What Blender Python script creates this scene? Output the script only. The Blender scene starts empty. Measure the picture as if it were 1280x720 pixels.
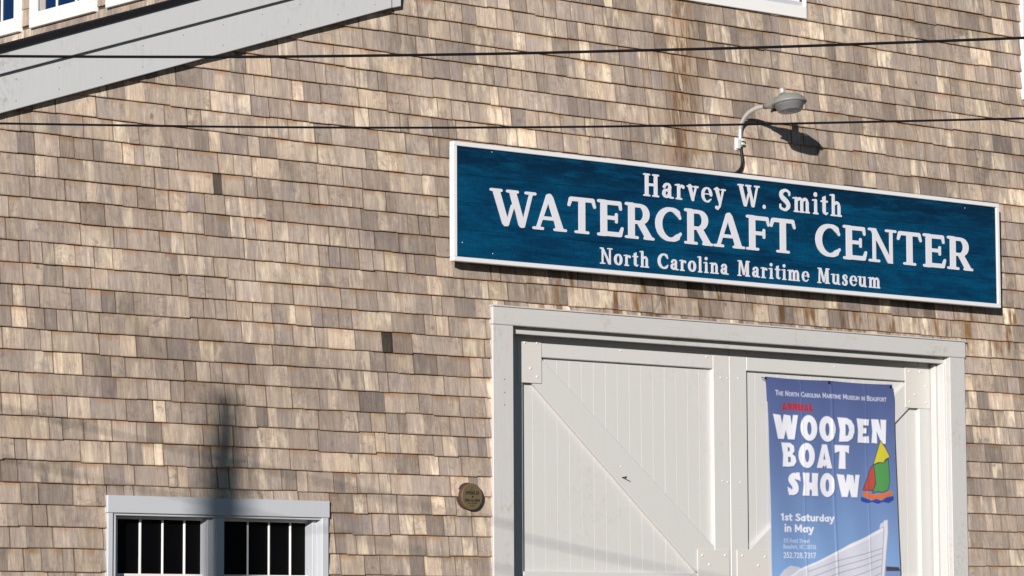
import bpy, bmesh, math, random
import numpy as np
from mathutils import Vector, Matrix

# ------------------------------------------------------------------ camera
scene = bpy.context.scene
COL = scene.collection
rnd = random.Random(7)

FOCAL = 4234.17                        # in pixels of the 1280 px wide photograph
YAW, PITCH, ROLL = [math.radians(v) for v in (39.7168, 5.9216, -0.2537)]
CAM = np.array([0.0, -16.79124, 1.6])  # the facade is the plane y = 0, x runs along it, ground is z = 0
_c, _s = math.cos, math.sin
FWD = np.array([_s(YAW)*_c(PITCH), _c(YAW)*_c(PITCH), _s(PITCH)])
_r = np.array([_c(YAW), -_s(YAW), 0.0]); _u = np.cross(_r, FWD)
RIGHT = _c(ROLL)*_r + _s(ROLL)*_u
UP = -_s(ROLL)*_r + _c(ROLL)*_u

cam_data = bpy.data.cameras.new('camera')
cam = bpy.data.objects.new('camera', cam_data); COL.objects.link(cam)
cam_data.sensor_width = 36.0
cam_data.lens = FOCAL/1280*36.0
cam_data.clip_start = 0.1; cam_data.clip_end = 2000
M = Matrix(((RIGHT[0], UP[0], -FWD[0]), (RIGHT[1], UP[1], -FWD[1]), (RIGHT[2], UP[2], -FWD[2])))
cam.matrix_world = Matrix.Translation(Vector(CAM)) @ M.to_4x4()
scene.camera = cam

# ------------------------------------------------------------------ light
SUN = Vector((1.255, 1.0, -0.33)).normalized()      # direction the light travels
world = bpy.data.worlds.new('World'); scene.world = world; world.use_nodes = True
wt = world.node_tree; wt.nodes.clear()
sky = wt.nodes.new('ShaderNodeTexSky'); sky.sky_type = 'NISHITA'; sky.sun_disc = False
sky.sun_elevation = math.asin(-SUN.z); sky.sun_rotation = math.atan2(-SUN.x, -SUN.y)
sky.altitude = 0; sky.air_density = 1.0; sky.dust_density = 0.0; sky.ozone_density = 3.0
bg = wt.nodes.new('ShaderNodeBackground'); bg.inputs[1].default_value = 0.05
wo = wt.nodes.new('ShaderNodeOutputWorld')
wt.links.new(sky.outputs[0], bg.inputs[0]); wt.links.new(bg.outputs[0], wo.inputs[0])
sun_data = bpy.data.lights.new('sun', 'SUN'); sun_data.energy = 5.0; sun_data.angle = math.radians(0.53)
sun_data.color = (1.0, 0.948, 0.89)
sun = bpy.data.objects.new('sun', sun_data); COL.objects.link(sun)
sun.rotation_euler = SUN.to_track_quat('-Z', 'Y').to_euler(); sun.location = (-10, -20, 12)
scene.view_settings.view_transform = 'Standard'; scene.view_settings.look = 'None'
scene.view_settings.exposure = 0.15; scene.view_settings.gamma = 1.0
scene.render.engine = 'CYCLES'
scene.cycles.max_bounces = 6

# ------------------------------------------------------------------ measuring: a pixel of the photo to a point on a real plane
def _ray(px, py):
    return FWD + RIGHT*(px-640)/FOCAL - UP*(py-360)/FOCAL
def at(px, py, Y=0.0):
    d = _ray(px, py); t = (Y-CAM[1])/d[1]; p = CAM + d*t
    return float(p[0]), float(p[2])
def at_side(px, py, X):
    d = _ray(px, py); t = (X-CAM[0])/d[0]; p = CAM + d*t
    return float(p[1]), float(p[2])
def proj(P):
    v = np.asarray(P, float)-CAM; z = v@FWD
    return 640+FOCAL*(v@RIGHT)/z, 360-FOCAL*(v@UP)/z

# ------------------------------------------------------------------ mesh builder
class MB:
    def __init__(s): s.v = []; s.f = []
    def add(s, vs, fs):
        o = len(s.v); s.v += [tuple(map(float, v)) for v in vs]; s.f += [[i+o for i in f] for f in fs]; return s
    def box(s, x0, x1, y0, y1, z0, z1, ch=0.0):
        if ch <= 0:
            vs = [(x, y, z) for z in (z0, z1) for y in (y0, y1) for x in (x0, x1)]
            return s.add(vs, [(0,2,3,1),(4,5,7,6),(0,1,5,4),(2,6,7,3),(0,4,6,2),(1,3,7,5)])
        bm = bmesh.new(); bmesh.ops.create_cube(bm, size=1)
        for v in bm.verts:
            v.co = Vector(((x0+x1)/2+v.co.x*(x1-x0), (y0+y1)/2+v.co.y*(y1-y0), (z0+z1)/2+v.co.z*(z1-z0)))
        ch = min(ch, .45*min(x1-x0, y1-y0, z1-z0))
        bmesh.ops.bevel(bm, geom=list(bm.edges), offset=ch, segments=1, affect='EDGES', profile=0.5)
        bm.verts.index_update()
        s.add([v.co for v in bm.verts], [[v.index for v in f.verts] for f in bm.faces]); bm.free(); return s
    def prism(s, pts, y0, y1, ch=0.0):
        """polygon in the x-z plane (counter-clockwise seen from -y), solid between y0 (front) and y1"""
        n = len(pts)
        if ch > 0:
            c = np.mean(pts, 0); q = []
            for i in range(n):
                a, b, d = [np.array(pts[j % n]) for j in (i-1, i, i+1)]
                e1 = (b-a)/np.linalg.norm(b-a); e2 = (d-b)/np.linalg.norm(d-b)
                n1 = np.array((-e1[1], e1[0])); n2 = np.array((-e2[1], e2[0]))
                m = n1+n2; m = m/max(1e-6, (m@n1))
                q.append(tuple(b+m*ch))
            vs = [(x, y0, z) for x, z in q]+[(x, y0+ch, z) for x, z in pts]+[(x, y1, z) for x, z in pts]
            fs = [list(range(n)), [2*n+n-1-i for i in range(n)]]
            for k in (0, n):
                fs += [(k+i, k+n+i, k+n+(i+1) % n, k+(i+1) % n) for i in range(n)]
            return s.add(vs, fs)
        vs = [(x, y0, z) for x, z in pts]+[(x, y1, z) for x, z in pts]
        fs = [list(range(n)), [n+n-1-i for i in range(n)]]+[(i, n+i, n+(i+1) % n, (i+1) % n) for i in range(n)]
        return s.add(vs, fs)
    def tube(s, path, r, n=12, caps=True):
        path = [Vector(p) for p in path]; rs = r if isinstance(r, (list, tuple)) else [r]*len(path)
        base = len(s.v); prev = None
        for i, p in enumerate(path):
            t = (path[min(i+1, len(path)-1)]-path[max(i-1, 0)]).normalized()
            if prev is None:
                a = Vector((0, 0, 1)) if abs(t.z) < .9 else Vector((1, 0, 0)); nx = t.cross(a).normalized()
            else: nx = (prev-t*prev.dot(t)).normalized()
            prev = nx; ny = t.cross(nx)
            for k in range(n):
                an = 2*math.pi*k/n; s.v.append(tuple(p+(nx*math.cos(an)+ny*math.sin(an))*rs[i]))
        for i in range(len(path)-1):
            for k in range(n):
                s.f.append([base+i*n+k, base+i*n+(k+1) % n, base+(i+1)*n+(k+1) % n, base+(i+1)*n+k])
        if caps:
            s.f.append([base+n-1-k for k in range(n)]); s.f.append([base+(len(path)-1)*n+k for k in range(n)])
        return s
    def lathe(s, prof, center, axis=(0, 0, 1), n=32, sx=1.0, sy=1.0):
        """prof: (radius, height along axis)"""
        ax = Vector(axis).normalized(); a = Vector((0, 1, 0)) if abs(ax.y) < .9 else Vector((1, 0, 0))
        e1 = ax.cross(a).normalized(); e2 = ax.cross(e1); c = Vector(center); base = len(s.v)
        for r, h in prof:
            for k in range(n):
                an = 2*math.pi*k/n; s.v.append(tuple(c+ax*h+(e1*math.cos(an)*sx+e2*math.sin(an)*sy)*max(r, 1e-5)))
        for i in range(len(prof)-1):
            for k in range(n):
                s.f.append([base+i*n+k, base+i*n+(k+1) % n, base+(i+1)*n+(k+1) % n, base+(i+1)*n+k])
        s.f.append([base+n-1-k for k in range(n)]); s.f.append([base+(len(prof)-1)*n+k for k in range(n)])
        return s
    def build(s, name, mat, parent=None, smooth=False, origin=None, fix=True):
        me = bpy.data.meshes.new(name)
        o = Vector(origin) if origin else Vector((0, 0, 0))
        me.from_pydata([tuple(Vector(v)-o) for v in s.v], [], s.f)
        if fix:
            bm = bmesh.new(); bm.from_mesh(me); bmesh.ops.recalc_face_normals(bm, faces=bm.faces); bm.to_mesh(me); bm.free()
        if smooth: me.polygons.foreach_set('use_smooth', [True]*len(me.polygons))
        me.materials.append(mat); me.update()
        return link(name, me, parent, o)

def link(name, me, parent=None, loc=(0, 0, 0)):
    ob = bpy.data.objects.new(name, me); COL.objects.link(ob)
    loc = Vector(loc)
    if parent is not None:
        ob.parent = parent
        p = parent; off = Vector((0, 0, 0))
        while p is not None: off += p.location; p = p.parent
        loc = loc-off
    ob.location = loc
    return ob
def thing(name, label, cat, loc, group=None):
    o = bpy.data.objects.new(name, None); COL.objects.link(o); o.location = loc; o.empty_display_size = .2
    o['label'] = label; o['category'] = cat
    if group: o['group'] = group
    return o
def tag(o, **kw):
    for k, v in kw.items(): o[k] = v
    return o

# ------------------------------------------------------------------ materials
class NT:
    def __init__(s, name):
        s.m = bpy.data.materials.new(name); s.m.use_nodes = True; s.t = s.m.node_tree
        s.b = s.t.nodes['Principled BSDF']; s.pos = None
    def n(s, typ, **kw):
        nd = s.t.nodes.new(typ)
        for k, v in kw.items():
            if isinstance(k, str) and hasattr(nd, k): setattr(nd, k, v)
        return nd
    def l(s, a, b): s.t.links.new(a, b)
    def position(s):
        if s.pos is None: s.pos = s.n('ShaderNodeNewGeometry').outputs['Position']
        return s.pos
    def mapped(s, scale, vec=None, loc=(0, 0, 0)):
        mp = s.n('ShaderNodeMapping'); mp.inputs['Scale'].default_value = scale; mp.inputs['Location'].default_value = loc
        s.l(vec or s.position(), mp.inputs['Vector']); return mp.outputs[0]
    def noise(s, scale=(1, 1, 1), detail=4, rough=.55, dist=0, vec=None, loc=(0, 0, 0)):
        nz = s.n('ShaderNodeTexNoise'); nz.inputs['Scale'].default_value = 1.0
        nz.inputs['Detail'].default_value = detail; nz.inputs['Roughness'].default_value = rough
        nz.inputs['Distortion'].default_value = dist
        s.l(s.mapped(scale, vec, loc), nz.inputs['Vector']); return nz.outputs['Fac']
    def math(s, op, a, b=None, clamp=False, c=None):
        m = s.n('ShaderNodeMath', operation=op); m.use_clamp = clamp
        for i, x in enumerate((a, b, c)):
            if x is None: continue
            if isinstance(x, (int, float)): m.inputs[i].default_value = x
            else: s.l(x, m.inputs[i])
        return m.outputs[0]
    def ramp(s, fac, lo, hi, a=0.0, b=1.0):
        r = s.n('ShaderNodeMapRange'); r.interpolation_type = 'SMOOTHSTEP'
        for i, x in enumerate((fac, lo, hi, a, b)):
            if isinstance(x, (int, float)): r.inputs[i].default_value = x
            else: s.l(x, r.inputs[i])
        return r.outputs[0]
    def mix(s, fac, a, b, mode='MIX'):
        m = s.n('ShaderNodeMix', data_type='RGBA', blend_type=mode); m.clamp_factor = True
        for i, x in ((0, fac), (6, a), (7, b)):
            if isinstance(x, (int, float)): m.inputs[i].default_value = x
            elif isinstance(x, tuple): m.inputs[i].default_value = (*x[:3], 1)
            else: s.l(x, m.inputs[i])
        return m.outputs[2]
    def grey(s, v):
        c = s.n('ShaderNodeCombineColor'); [s.l(v, c.inputs[i]) for i in range(3)]; return c.outputs[0]
    def out(s, color=None, rough=.6, spec=.3, metal=0, bump=None, bstr=.3, bdist=.002):
        b = s.b
        if isinstance(color, tuple): b.inputs['Base Color'].default_value = (*color[:3], 1)
        elif color is not None: s.l(color, b.inputs['Base Color'])
        if isinstance(rough, (int, float)): b.inputs['Roughness'].default_value = rough
        else: s.l(rough, b.inputs['Roughness'])
        b.inputs['Specular IOR Level'].default_value = spec; b.inputs['Metallic'].default_value = metal
        if bump is not None:
            bp = s.n('ShaderNodeBump'); bp.inputs['Strength'].default_value = bstr; bp.inputs['Distance'].default_value = bdist
            s.l(bump, bp.inputs['Height']); s.l(bp.outputs[0], b.inputs['Normal'])
        return s.m

def mat_shingle():
    t = NT('weathered_cedar')
    at_ = t.n('ShaderNodeAttribute', attribute_name='tone'); sep = t.n('ShaderNodeSeparateColor'); t.l(at_.outputs['Color'], sep.inputs[0])
    val, warm, seed = sep.outputs[0], sep.outputs[1], sep.outputs[2]
    px = t.n('ShaderNodeSeparateXYZ'); t.l(t.position(), px.inputs[0])
    nx_ = t.n('ShaderNodeSeparateXYZ'); t.l(t.position().node.outputs['True Normal'], nx_.inputs[0])
    isx = t.math('GREATER_THAN', t.math('ABSOLUTE', nx_.outputs[0]), .8)     # the side wall's face runs along y
    u = t.math('ADD', t.math('MULTIPLY', px.outputs[0], t.math('SUBTRACT', 1.0, isx)), t.math('MULTIPLY', px.outputs[1], isx))
    cv = t.n('ShaderNodeCombineXYZ'); t.l(u, cv.inputs[0]); t.l(t.math('MULTIPLY', seed, 60), cv.inputs[1]); t.l(px.outputs[2], cv.inputs[2])
    v = cv.outputs[0]
    grain = t.noise((260, 1, 16), 4, .65, .8, v)
    streak = t.noise((26, 1, 3.2), 4, .6, 1.3, v)
    blotch = t.noise((12, 1, 9), 3, .6, 1.2, v, (3, 5, 1))
    swirl = t.noise((42, 1, 20), 4, .6, 2.6, v, (7, 2, 9))
    col = t.mix(warm, (.268, .224, .205), (.388, .298, .232))
    col = t.mix(t.ramp(streak, .34, .70), col, t.mix(warm, (.385, .312, .262), (.56, .445, .325)))
    h1 = t.math('FRACT', t.math('MULTIPLY', seed, 17.31)); h2 = t.math('FRACT', t.math('MULTIPLY', seed, 41.7))
    wide = t.noise((13, 1, 3.5), 3, .6, .8, v, (8, 1, 3))
    pale = t.math('MULTIPLY', t.ramp(wide, .40, .70), t.ramp(h1, .62, .92))
    pale = t.math('MAXIMUM', pale, t.math('MULTIPLY', t.math('MULTIPLY', t.ramp(streak, .56, .68), t.ramp(blotch, .50, .68)), .6))
    knotn = t.noise((9, 1, 9), 2, .5, 0, v, (11, 3, 4)); knot = t.ramp(knotn, .74, .80)
    smudge = t.ramp(t.noise((7, 1, 14), 3, .6, .4, v, (2, 9, 5)), .60, .78)
    col = t.mix(t.math('MULTIPLY', t.math('MULTIPLY', pale, t.ramp(px.outputs[0], 11.5, 15.5, .68, 1.0)), .95), col, (.80, .67, .50))
    col = t.mix(t.math('MULTIPLY', t.math('MULTIPLY', smudge, t.ramp(h2, .45, .8)), .75), col, (.150, .135, .150))
    col = t.mix(t.math('MULTIPLY', t.math('MULTIPLY', t.ramp(h2, .25, .0), t.ramp(t.noise((14, 1, 26), 3, .6, 1.5, v, (5, 5, 5)), .50, .64)), .45), col, (.22, .15, .12))
    col = t.mix(t.math('MULTIPLY', knot, .7), col, (.16, .09, .05))
    dark = t.math('MULTIPLY', t.ramp(blotch, .52, .30), t.ramp(swirl, .42, .58))
    col = t.mix(t.math('MULTIPLY', dark, .5), col, (.155, .130, .135))
    # long brown water stain down the wall
    sx = t.math('ABSOLUTE', t.math('SUBTRACT', px.outputs[0], 15.45)); sw = t.noise((3, 3, 1.2), 3)
    st = t.math('MULTIPLY', t.ramp(t.math('ADD', sx, t.math('MULTIPLY', sw, .34)), .46, .14), t.ramp(px.outputs[2], 4.3, 4.9))
    st = t.math('MULTIPLY', st, t.ramp(streak, .35, .6))
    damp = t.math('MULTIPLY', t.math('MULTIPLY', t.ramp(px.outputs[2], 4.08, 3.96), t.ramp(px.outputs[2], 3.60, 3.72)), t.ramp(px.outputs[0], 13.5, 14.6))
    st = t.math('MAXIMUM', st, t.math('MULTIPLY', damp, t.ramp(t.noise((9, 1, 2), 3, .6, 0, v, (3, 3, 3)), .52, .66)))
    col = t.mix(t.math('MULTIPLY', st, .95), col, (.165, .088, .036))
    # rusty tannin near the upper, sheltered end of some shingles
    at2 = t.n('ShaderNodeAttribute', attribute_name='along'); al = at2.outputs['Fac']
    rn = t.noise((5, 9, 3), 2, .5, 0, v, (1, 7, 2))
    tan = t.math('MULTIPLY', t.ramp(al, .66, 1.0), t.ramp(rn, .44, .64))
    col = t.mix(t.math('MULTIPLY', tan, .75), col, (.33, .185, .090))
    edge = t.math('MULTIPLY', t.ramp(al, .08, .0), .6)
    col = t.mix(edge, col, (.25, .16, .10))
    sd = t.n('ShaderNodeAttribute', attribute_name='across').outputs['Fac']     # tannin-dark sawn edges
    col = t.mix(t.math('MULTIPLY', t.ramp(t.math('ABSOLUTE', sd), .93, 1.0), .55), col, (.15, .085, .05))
    g = t.math('ADD', t.math('MULTIPLY', grain, 1.0), .55)
    big = t.noise((.8, .8, 1.1), 3, .5)
    g = t.math('MULTIPLY', g, t.ramp(big, .34, .66, .86, 1.12))
    g = t.math('MULTIPLY', g, val)
    # ambient paling of the whole sheet is left to the light
    col = t.mix(1.0, col, t.grey(g), 'MULTIPLY')
    rough = t.ramp(streak, .3, .7, .78, .58)
    h = t.math('ADD', t.math('MULTIPLY', grain, 1.0), t.math('MULTIPLY', swirl, .6))
    return t.out(col, rough, .30, 0, h, .5, .0022)

def mat_paint(name, base, grain_vert=True, dirt=.15, rough=.5, amp=.06, bstr=.25, crack=0.0):
    t = NT(name)
    sc = (220, 220, 7) if grain_vert else (7, 7, 220)
    gr = t.noise(sc, 4, .6); bl = t.noise((2.2, 2.2, 1.6), 4, .6); sp = t.noise((26, 26, 26), 4, .7, .5)
    fac = t.math('ADD', t.math('MULTIPLY', gr, amp), 1-amp*.5)
    col = t.mix(1.0, base, t.grey(fac), 'MULTIPLY')
    dfac = t.math('MULTIPLY', t.math('MULTIPLY', t.ramp(bl, .48, .72), t.ramp(sp, .45, .7)), dirt*3)
    col = t.mix(dfac, col, tuple(c*d for c, d in zip(base, (.62, .56, .48))))
    if crack > 0:
        ck = t.math('MULTIPLY', t.ramp(t.noise(sc, 2, .5, 0, None, (4, 2, 9)), .66, .72), t.ramp(bl, .4, .6))
        col = t.mix(t.math('MULTIPLY', ck, crack), col, (.30, .29, .28))
    h = t.math('ADD', gr, t.math('MULTIPLY', sp, .5))
    return t.out(col, t.ramp(bl, .3, .7, rough-.08, rough+.1), .4, 0, h, bstr, .0012)

def mat_sign_blue():
    t = NT('weathered_navy_paint')
    a = t.noise((1.6, 1, 9), 6, .72, .3); b = t.noise((90, 1, 14), 4, .7); c = t.noise((6, 1, 80), 4, .7); d = t.noise((44, 1, 44), 4, .8)
    col = t.mix(t.ramp(a, .30, .66), (.0006, .024, .064), (.0006, .058, .132))
    f = t.math('ADD', t.math('MULTIPLY', t.math('ADD', t.math('ADD', b, c), d), .80), -.16)
    col = t.mix(1.0, col, t.grey(f), 'MULTIPLY')
    px = t.n('ShaderNodeSeparateXYZ'); t.l(t.position(), px.inputs[0])
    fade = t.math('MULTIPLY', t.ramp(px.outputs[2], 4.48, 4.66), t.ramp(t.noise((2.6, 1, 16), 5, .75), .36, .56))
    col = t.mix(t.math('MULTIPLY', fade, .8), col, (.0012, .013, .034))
    return t.out(col, .75, .08, 0, t.math('ADD', b, c), .3, .001)

def simple(name, color, rough=.5, spec=.4, metal=0.0, noise=0.10, scale=30):
    t = NT(name); nz = t.noise((scale,)*3, 4, .6)
    f = t.math('ADD', t.math('MULTIPLY', nz, noise*2), 1-noise)
    return t.out(t.mix(1.0, tuple(color), t.grey(f), 'MULTIPLY'), rough, spec, metal, nz, .08, .001)

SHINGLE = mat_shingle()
DOORPAINT = mat_paint('greige_door_paint', (.595, .586, .570), True, .06, .5, .10, .3)
TRIM = mat_paint('weathered_trim_paint', (.545, .532, .518), True, .22, .55, .18, .6, .7)
TRIMH = mat_paint('weathered_header_paint', (.545, .532, .518), False, .3, .55, .18, .6, .6)
RAKE = mat_paint('rough_sawn_grey_paint', (.545, .55, .56), True, .28, .6, .16, .5, .6)
WHITE = mat_paint('white_window_paint', (.80, .79, .78), True, .05, .42, .03, .1)
WINTRIM = mat_paint('cool_white_trim_paint', (.50, .515, .55), True, .14, .5, .05, .2)
LETTER = simple('white_letter_paint', (.66, .66, .71), .5, .3, 0, .03, 40)
SIGNFRAME = mat_paint('white_sign_frame_paint', (.72, .72, .73), False, .06, .45, .03, .1)
NAVY = mat_sign_blue()
GLASSDARK = simple('dark_window_glass', (.0015, .0015, .002), .5, .08, 0, .0)
GLASSBLUE = simple('glass_painted_sky_reflection', (.004, .022, .085), .12, .35, 0, .2, 3)  # deep blue of the reflected sky is put into the base colour
GLASSPALE = simple('glass_painted_white_reflection', (.72, .73, .76), .2, .5, 0, .1, 6)  # whitish reflection on the pane is painted in as its base colour
CURTAIN = simple('linen_curtain', (.42, .38, .36), .9, .1, 0, .2, 40)
ASPHALT = simple('dark_asphalt_shingle', (.012, .012, .014), .95, .1, 0, .3, 60)
WIRE = simple('black_cable_jacket', (.006, .006, .008), .85, .1)
GALV = simple('galvanized_steel', (.66, .66, .65), .28, .5, .55, .15, 60)
LAMPGREY = simple('grey_cast_aluminium', (.25, .25, .24), .5, .4, .1, .08, 50)
BLACKRUB = simple('black_rubber', (.012, .011, .012), .5, .3)
BRACKET = simple('white_bracket_paint', (.62, .62, .60), .4, .4)
RED = simple('faded_red_enamel', (.085, .048, .036), .5, .4, 0, .25, 40)
BRASS = simple('aged_brass_plate', (.17, .125, .070), .45, .4, .25, .15, 60)
INK = simple('black_ink', (.012, .012, .010), .7, .1, 0, .0)
BOLT = simple('painted_bolt_head', (.70, .69, .67), .35, .5, 0, .05)
PLATE = mat_paint('painted_steel_plate', (.62, .60, .57), True, .10, .42, .04, .1)
POLEWOOD = mat_paint('weathered_pole_wood', (.20, .15, .11), True, .3, .8, .3, .4)
PORCELAIN = simple('brown_porcelain', (.10, .05, .03), .25, .5)
SHEATH = simple('old_board_sheathing', (.10, .075, .055), .9, .1, 0, .2, 10)
t = NT('lamp_refractor_glass'); LENS = t.out((.34, .33, .34), .10, .6, 0, t.noise((150, 150, 30), 2), .3, .002); LENS.node_tree.nodes['Principled BSDF'].inputs['Transmission Weight'].default_value = .35
t = NT('packed_sandy_ground'); GROUND = t.out(t.mix(t.noise((.6, .6, .6), 5), (.045, .042, .038), (.075, .068, .060)), .9, .2, 0, t.noise((40, 40, 40), 4), .4, .01)
t = NT('asphalt_road'); ROADM = t.out(t.mix(t.noise((3, 3, 3), 5), (.045, .045, .047), (.06, .06, .06)), .9, .2, 0, t.noise((120, 120, 120), 3), .4, .006)

# ------------------------------------------------------------------ lettering: strokes and polygons as distance fields
def C(x0, y0, x1, y1, a, b=None): return ('c', x0, y0, x1, y1, a/2, (a if b is None else b)/2)
def P(*pts): return ('p', pts)
def H_(*pts): return ('h', pts)
def A(cx, cy, rx, ry, a0, a1, thick, thin, n=22, ph=0.0):
    out = []; pr = None
    for i in range(n+1):
        a = math.radians(a0+(a1-a0)*i/n); w = thin+(thick-thin)*abs(math.cos(a+ph))**1.3
        q = (cx+rx*math.cos(a), cy+ry*math.sin(a), w)
        if pr: out.append(C(pr[0], pr[1], q[0], q[1], pr[2], q[2]))
        pr = q
    return out
def S_(pts, n=7):
    """smooth curve through (x, y, width)"""
    p = [np.array(q, float) for q in pts]; p = [2*p[0]-p[1]]+p+[2*p[-1]-p[-2]]; out = []; pr = None
    for i in range(1, len(p)-2):
        for k in range(n+(i == len(p)-3)):
            t = k/n; q = .5*((2*p[i])+(-p[i-1]+p[i+1])*t+(2*p[i-1]-5*p[i]+4*p[i+1]-p[i+2])*t*t+(-p[i-1]+3*p[i]-3*p[i+1]+p[i+2])*t**3)
            if pr is not None: out.append(C(pr[0], pr[1], q[0], q[1], pr[2], q[2]))
            pr = q
    return out
def field(prims, X, Y, k=0.03):
    d = np.full(X.shape, 9.0); hole = np.full(X.shape, 9.0)
    for p in prims:
        if p[0] == 'c':
            _, x0, y0, x1, y1, a, b = p; dx, dy = x1-x0, y1-y0; L = dx*dx+dy*dy+1e-12
            t = np.clip(((X-x0)*dx+(Y-y0)*dy)/L, 0, 1)
            e = np.hypot(X-x0-dx*t, Y-y0-dy*t)-(a+(b-a)*t)
        else:
            pts = p[1]; n = len(pts); dd = np.full(X.shape, 81.0); sgn = np.ones(X.shape)
            for i in range(n):
                ax, ay = pts[i]; bx, by = pts[i-1]; ex, ey = bx-ax, by-ay; wx, wy = X-ax, Y-ay
                t = np.clip((wx*ex+wy*ey)/(ex*ex+ey*ey+1e-12), 0, 1)
                dd = np.minimum(dd, (wx-ex*t)**2+(wy-ey*t)**2)
                c1 = Y >= ay; c2 = Y < by; c3 = ex*wy > ey*wx
                sgn = np.where((c1 & c2 & c3) | (~c1 & ~c2 & ~c3), -sgn, sgn)
            e = sgn*np.sqrt(dd)
        if p[0] == 'h': hole = np.minimum(hole, e); continue
        if k > 0:
            h = np.clip(.5+.5*(d-e)/k, 0, 1); d = d*(1-h)+e*h-k*h*(1-h)*.35
        else: d = np.minimum(d, e)
    return np.maximum(d, -hole)

def serif_font():
    T, s = .225, .10          # stem, thin
    def sf(x, y, l=.19, r=.19): return C(x-l, y, x+r, y, .08)   # serif bar
    top, bot = .955, .045
    g = {}
    stem = lambda x, y0=bot, y1=top, w=T: C(x, y0+w*.28, x, y1-w*.28, w*.96)
    def full(x, w=T, y0=bot, y1=top):   # square ended stem
        return P((x-w/2, y0), (x+w/2, y0), (x+w/2, y1), (x-w/2, y1))
    g['H'] = (1.04, [full(.24, .21), full(.80, .21), C(.24, .52, .80, .52, .12)]+[sf(x, y, .17, .17) for x in (.24, .80) for y in (top, bot)])
    g['W'] = (1.56, [P((.09, .97), (.33, .97), (.64, .08), (.58, .01), (.48, .01), (.42, .08)), C(.58, .07, .76, .56, .11), P((.64, .97), (.87, .97), (1.18, .08), (1.12, .01), (1.02, .01), (.96, .08)), C(1.12, .07, 1.38, .93, .11),
                     sf(.20, top, .15, .19), sf(.76, top, .17, .17), sf(1.38, top, .17, .14)])
    g['A'] = (1.18, [C(.19, .06, .54, .92, .11, .14), P((.46, .94), (.54, 1.0), (.62, 1.0), (.70, .92), (1.07, .03), (.83, .03)), C(.32, .33, .82, .33, .10), sf(.19, bot, .14, .16), sf(.96, bot, .20, .17)])
    g['T'] = (.98, [full(.49), sf(.49, bot, .21, .21), C(.12, .93, .86, .93, .12), C(.11, .93, .05, .76, .12, .09), C(.87, .93, .93, .76, .12, .09)])
    g['E'] = (.95, [full(.25), C(.07, top, .30, top, .09), C(.07, bot, .30, bot, .09), C(.2, .93, .80, .93, .12), C(.81, .93, .84, .78, .12, .09),
                    C(.25, .52, .66, .52, .11), C(.69, .62, .69, .42, .09), C(.2, .075, .82, .075, .13), C(.82, .075, .89, .25, .13, .09)])
    g['F'] = (.90, [full(.25), sf(.25, bot, .19, .21), C(.07, top, .30, top, .09), C(.2, .93, .80, .93, .12), C(.81, .93, .86, .76, .12, .09),
                    C(.25, .50, .66, .50, .11), C(.69, .60, .69, .40, .09)])
    g['R'] = (1.06, [full(.25), sf(.25, bot, .19, .21), C(.07, top, .30, top, .09), C(.25, .93, .52, .93, .11), C(.25, .47, .52, .47, .10),
                     P((.42, .48), (.66, .50), (1.02, .03), (.76, .03)), sf(.89, bot, .17, .13)]+A(.52, .70, .26, .23, -90, 90, .22, .09))
    g['C'] = (1.02, A(.56, .50, .42, .42, 52, 306, .24, .11)+[C(.82, .84, .90, .70, .13, .10), C(.80, .16, .92, .26, .13, .09)])
    g['N'] = (1.12, [full(.25, .12), full(.90, .12), P((.08, top+.02), (.32, top+.02), (.98, .0), (.78, .0)), sf(.20, top, .14, .10), sf(.25, bot, .18, .18), sf(.90, top, .18, .18)])
    g['S'] = (.86, S_([(.74, .74, .10), (.72, .86, .12), (.46, .94, .13), (.20, .82, .20), (.24, .62, .24), (.56, .42, .25), (.68, .24, .21), (.46, .06, .13), (.16, .12, .12), (.12, .27, .10)]))
    g['M'] = (1.24, [C(.20, .05, .24, .92, .11), P((.16, top+.02), (.40, top+.02), (.72, .12), (.56, .08)), C(.62, .14, .90, .90, .11), P((.84, top), (1.06, top), (1.08, bot), (.84, bot)),
                     sf(.20, bot, .14, .14), sf(.96, bot, .18, .18), C(.10, top, .34, top, .09), C(.86, top, 1.12, top, .09)])
    X = .68; w = .175
    def sfl(x, y=bot, l=.14, r=.14): return C(x-l, y, x+r, y, .085)
    st = lambda x, y0=bot, y1=X: P((x-w/2, y0), (x+w/2, y0), (x+w/2, y1), (x-w/2, y1-.02))
    flag = lambda x, y=X: C(x-.20, y-.045, x, y-.02, .075, .08)
    g['i'] = (.44, [st(.23), flag(.23), sfl(.23), C(.22, .90, .221, .90, .22)])
    g['l'] = (.44, [st(.23, bot, 1.0), flag(.23, 1.0), sfl(.23)])
    def arch(x0, x1): return [C(x0, .46, x0+.10, .60, .10), *A((x0+x1)/2+.03, .50, (x1-x0)/2-.03, .13, 150, 20, .13, .15), st(x1, bot, .52)]
    g['n'] = (.84, [st(.22), flag(.22), sfl(.22), sfl(.62)]+arch(.22, .62))
    g['h'] = (.84, [st(.22, bot, 1.0), flag(.22, 1.0), sfl(.22), sfl(.62)]+arch(.22, .62))
    g['m'] = (1.20, [st(.22), flag(.22), sfl(.22, bot, .12, .12), sfl(.60, bot, .12, .12), sfl(.98, bot, .12, .12)]+arch(.22, .60)+arch(.60, .98))
    g['r'] = (.62, [st(.22), flag(.22), sfl(.22, bot, .14, .17), C(.24, .50, .40, .62, .10), C(.40, .62, .50, .57, .12, .17)])
    g['o'] = (.78, A(.39, .35, .26, .30, 0, 360, .20, .09))
    g['e'] = (.72, A(.39, .35, .26, .30, 4, 296, .17, .075)+[C(.20, .385, .64, .385, .05), C(.50, .075, .64, .17, .08, .06)])
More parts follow.
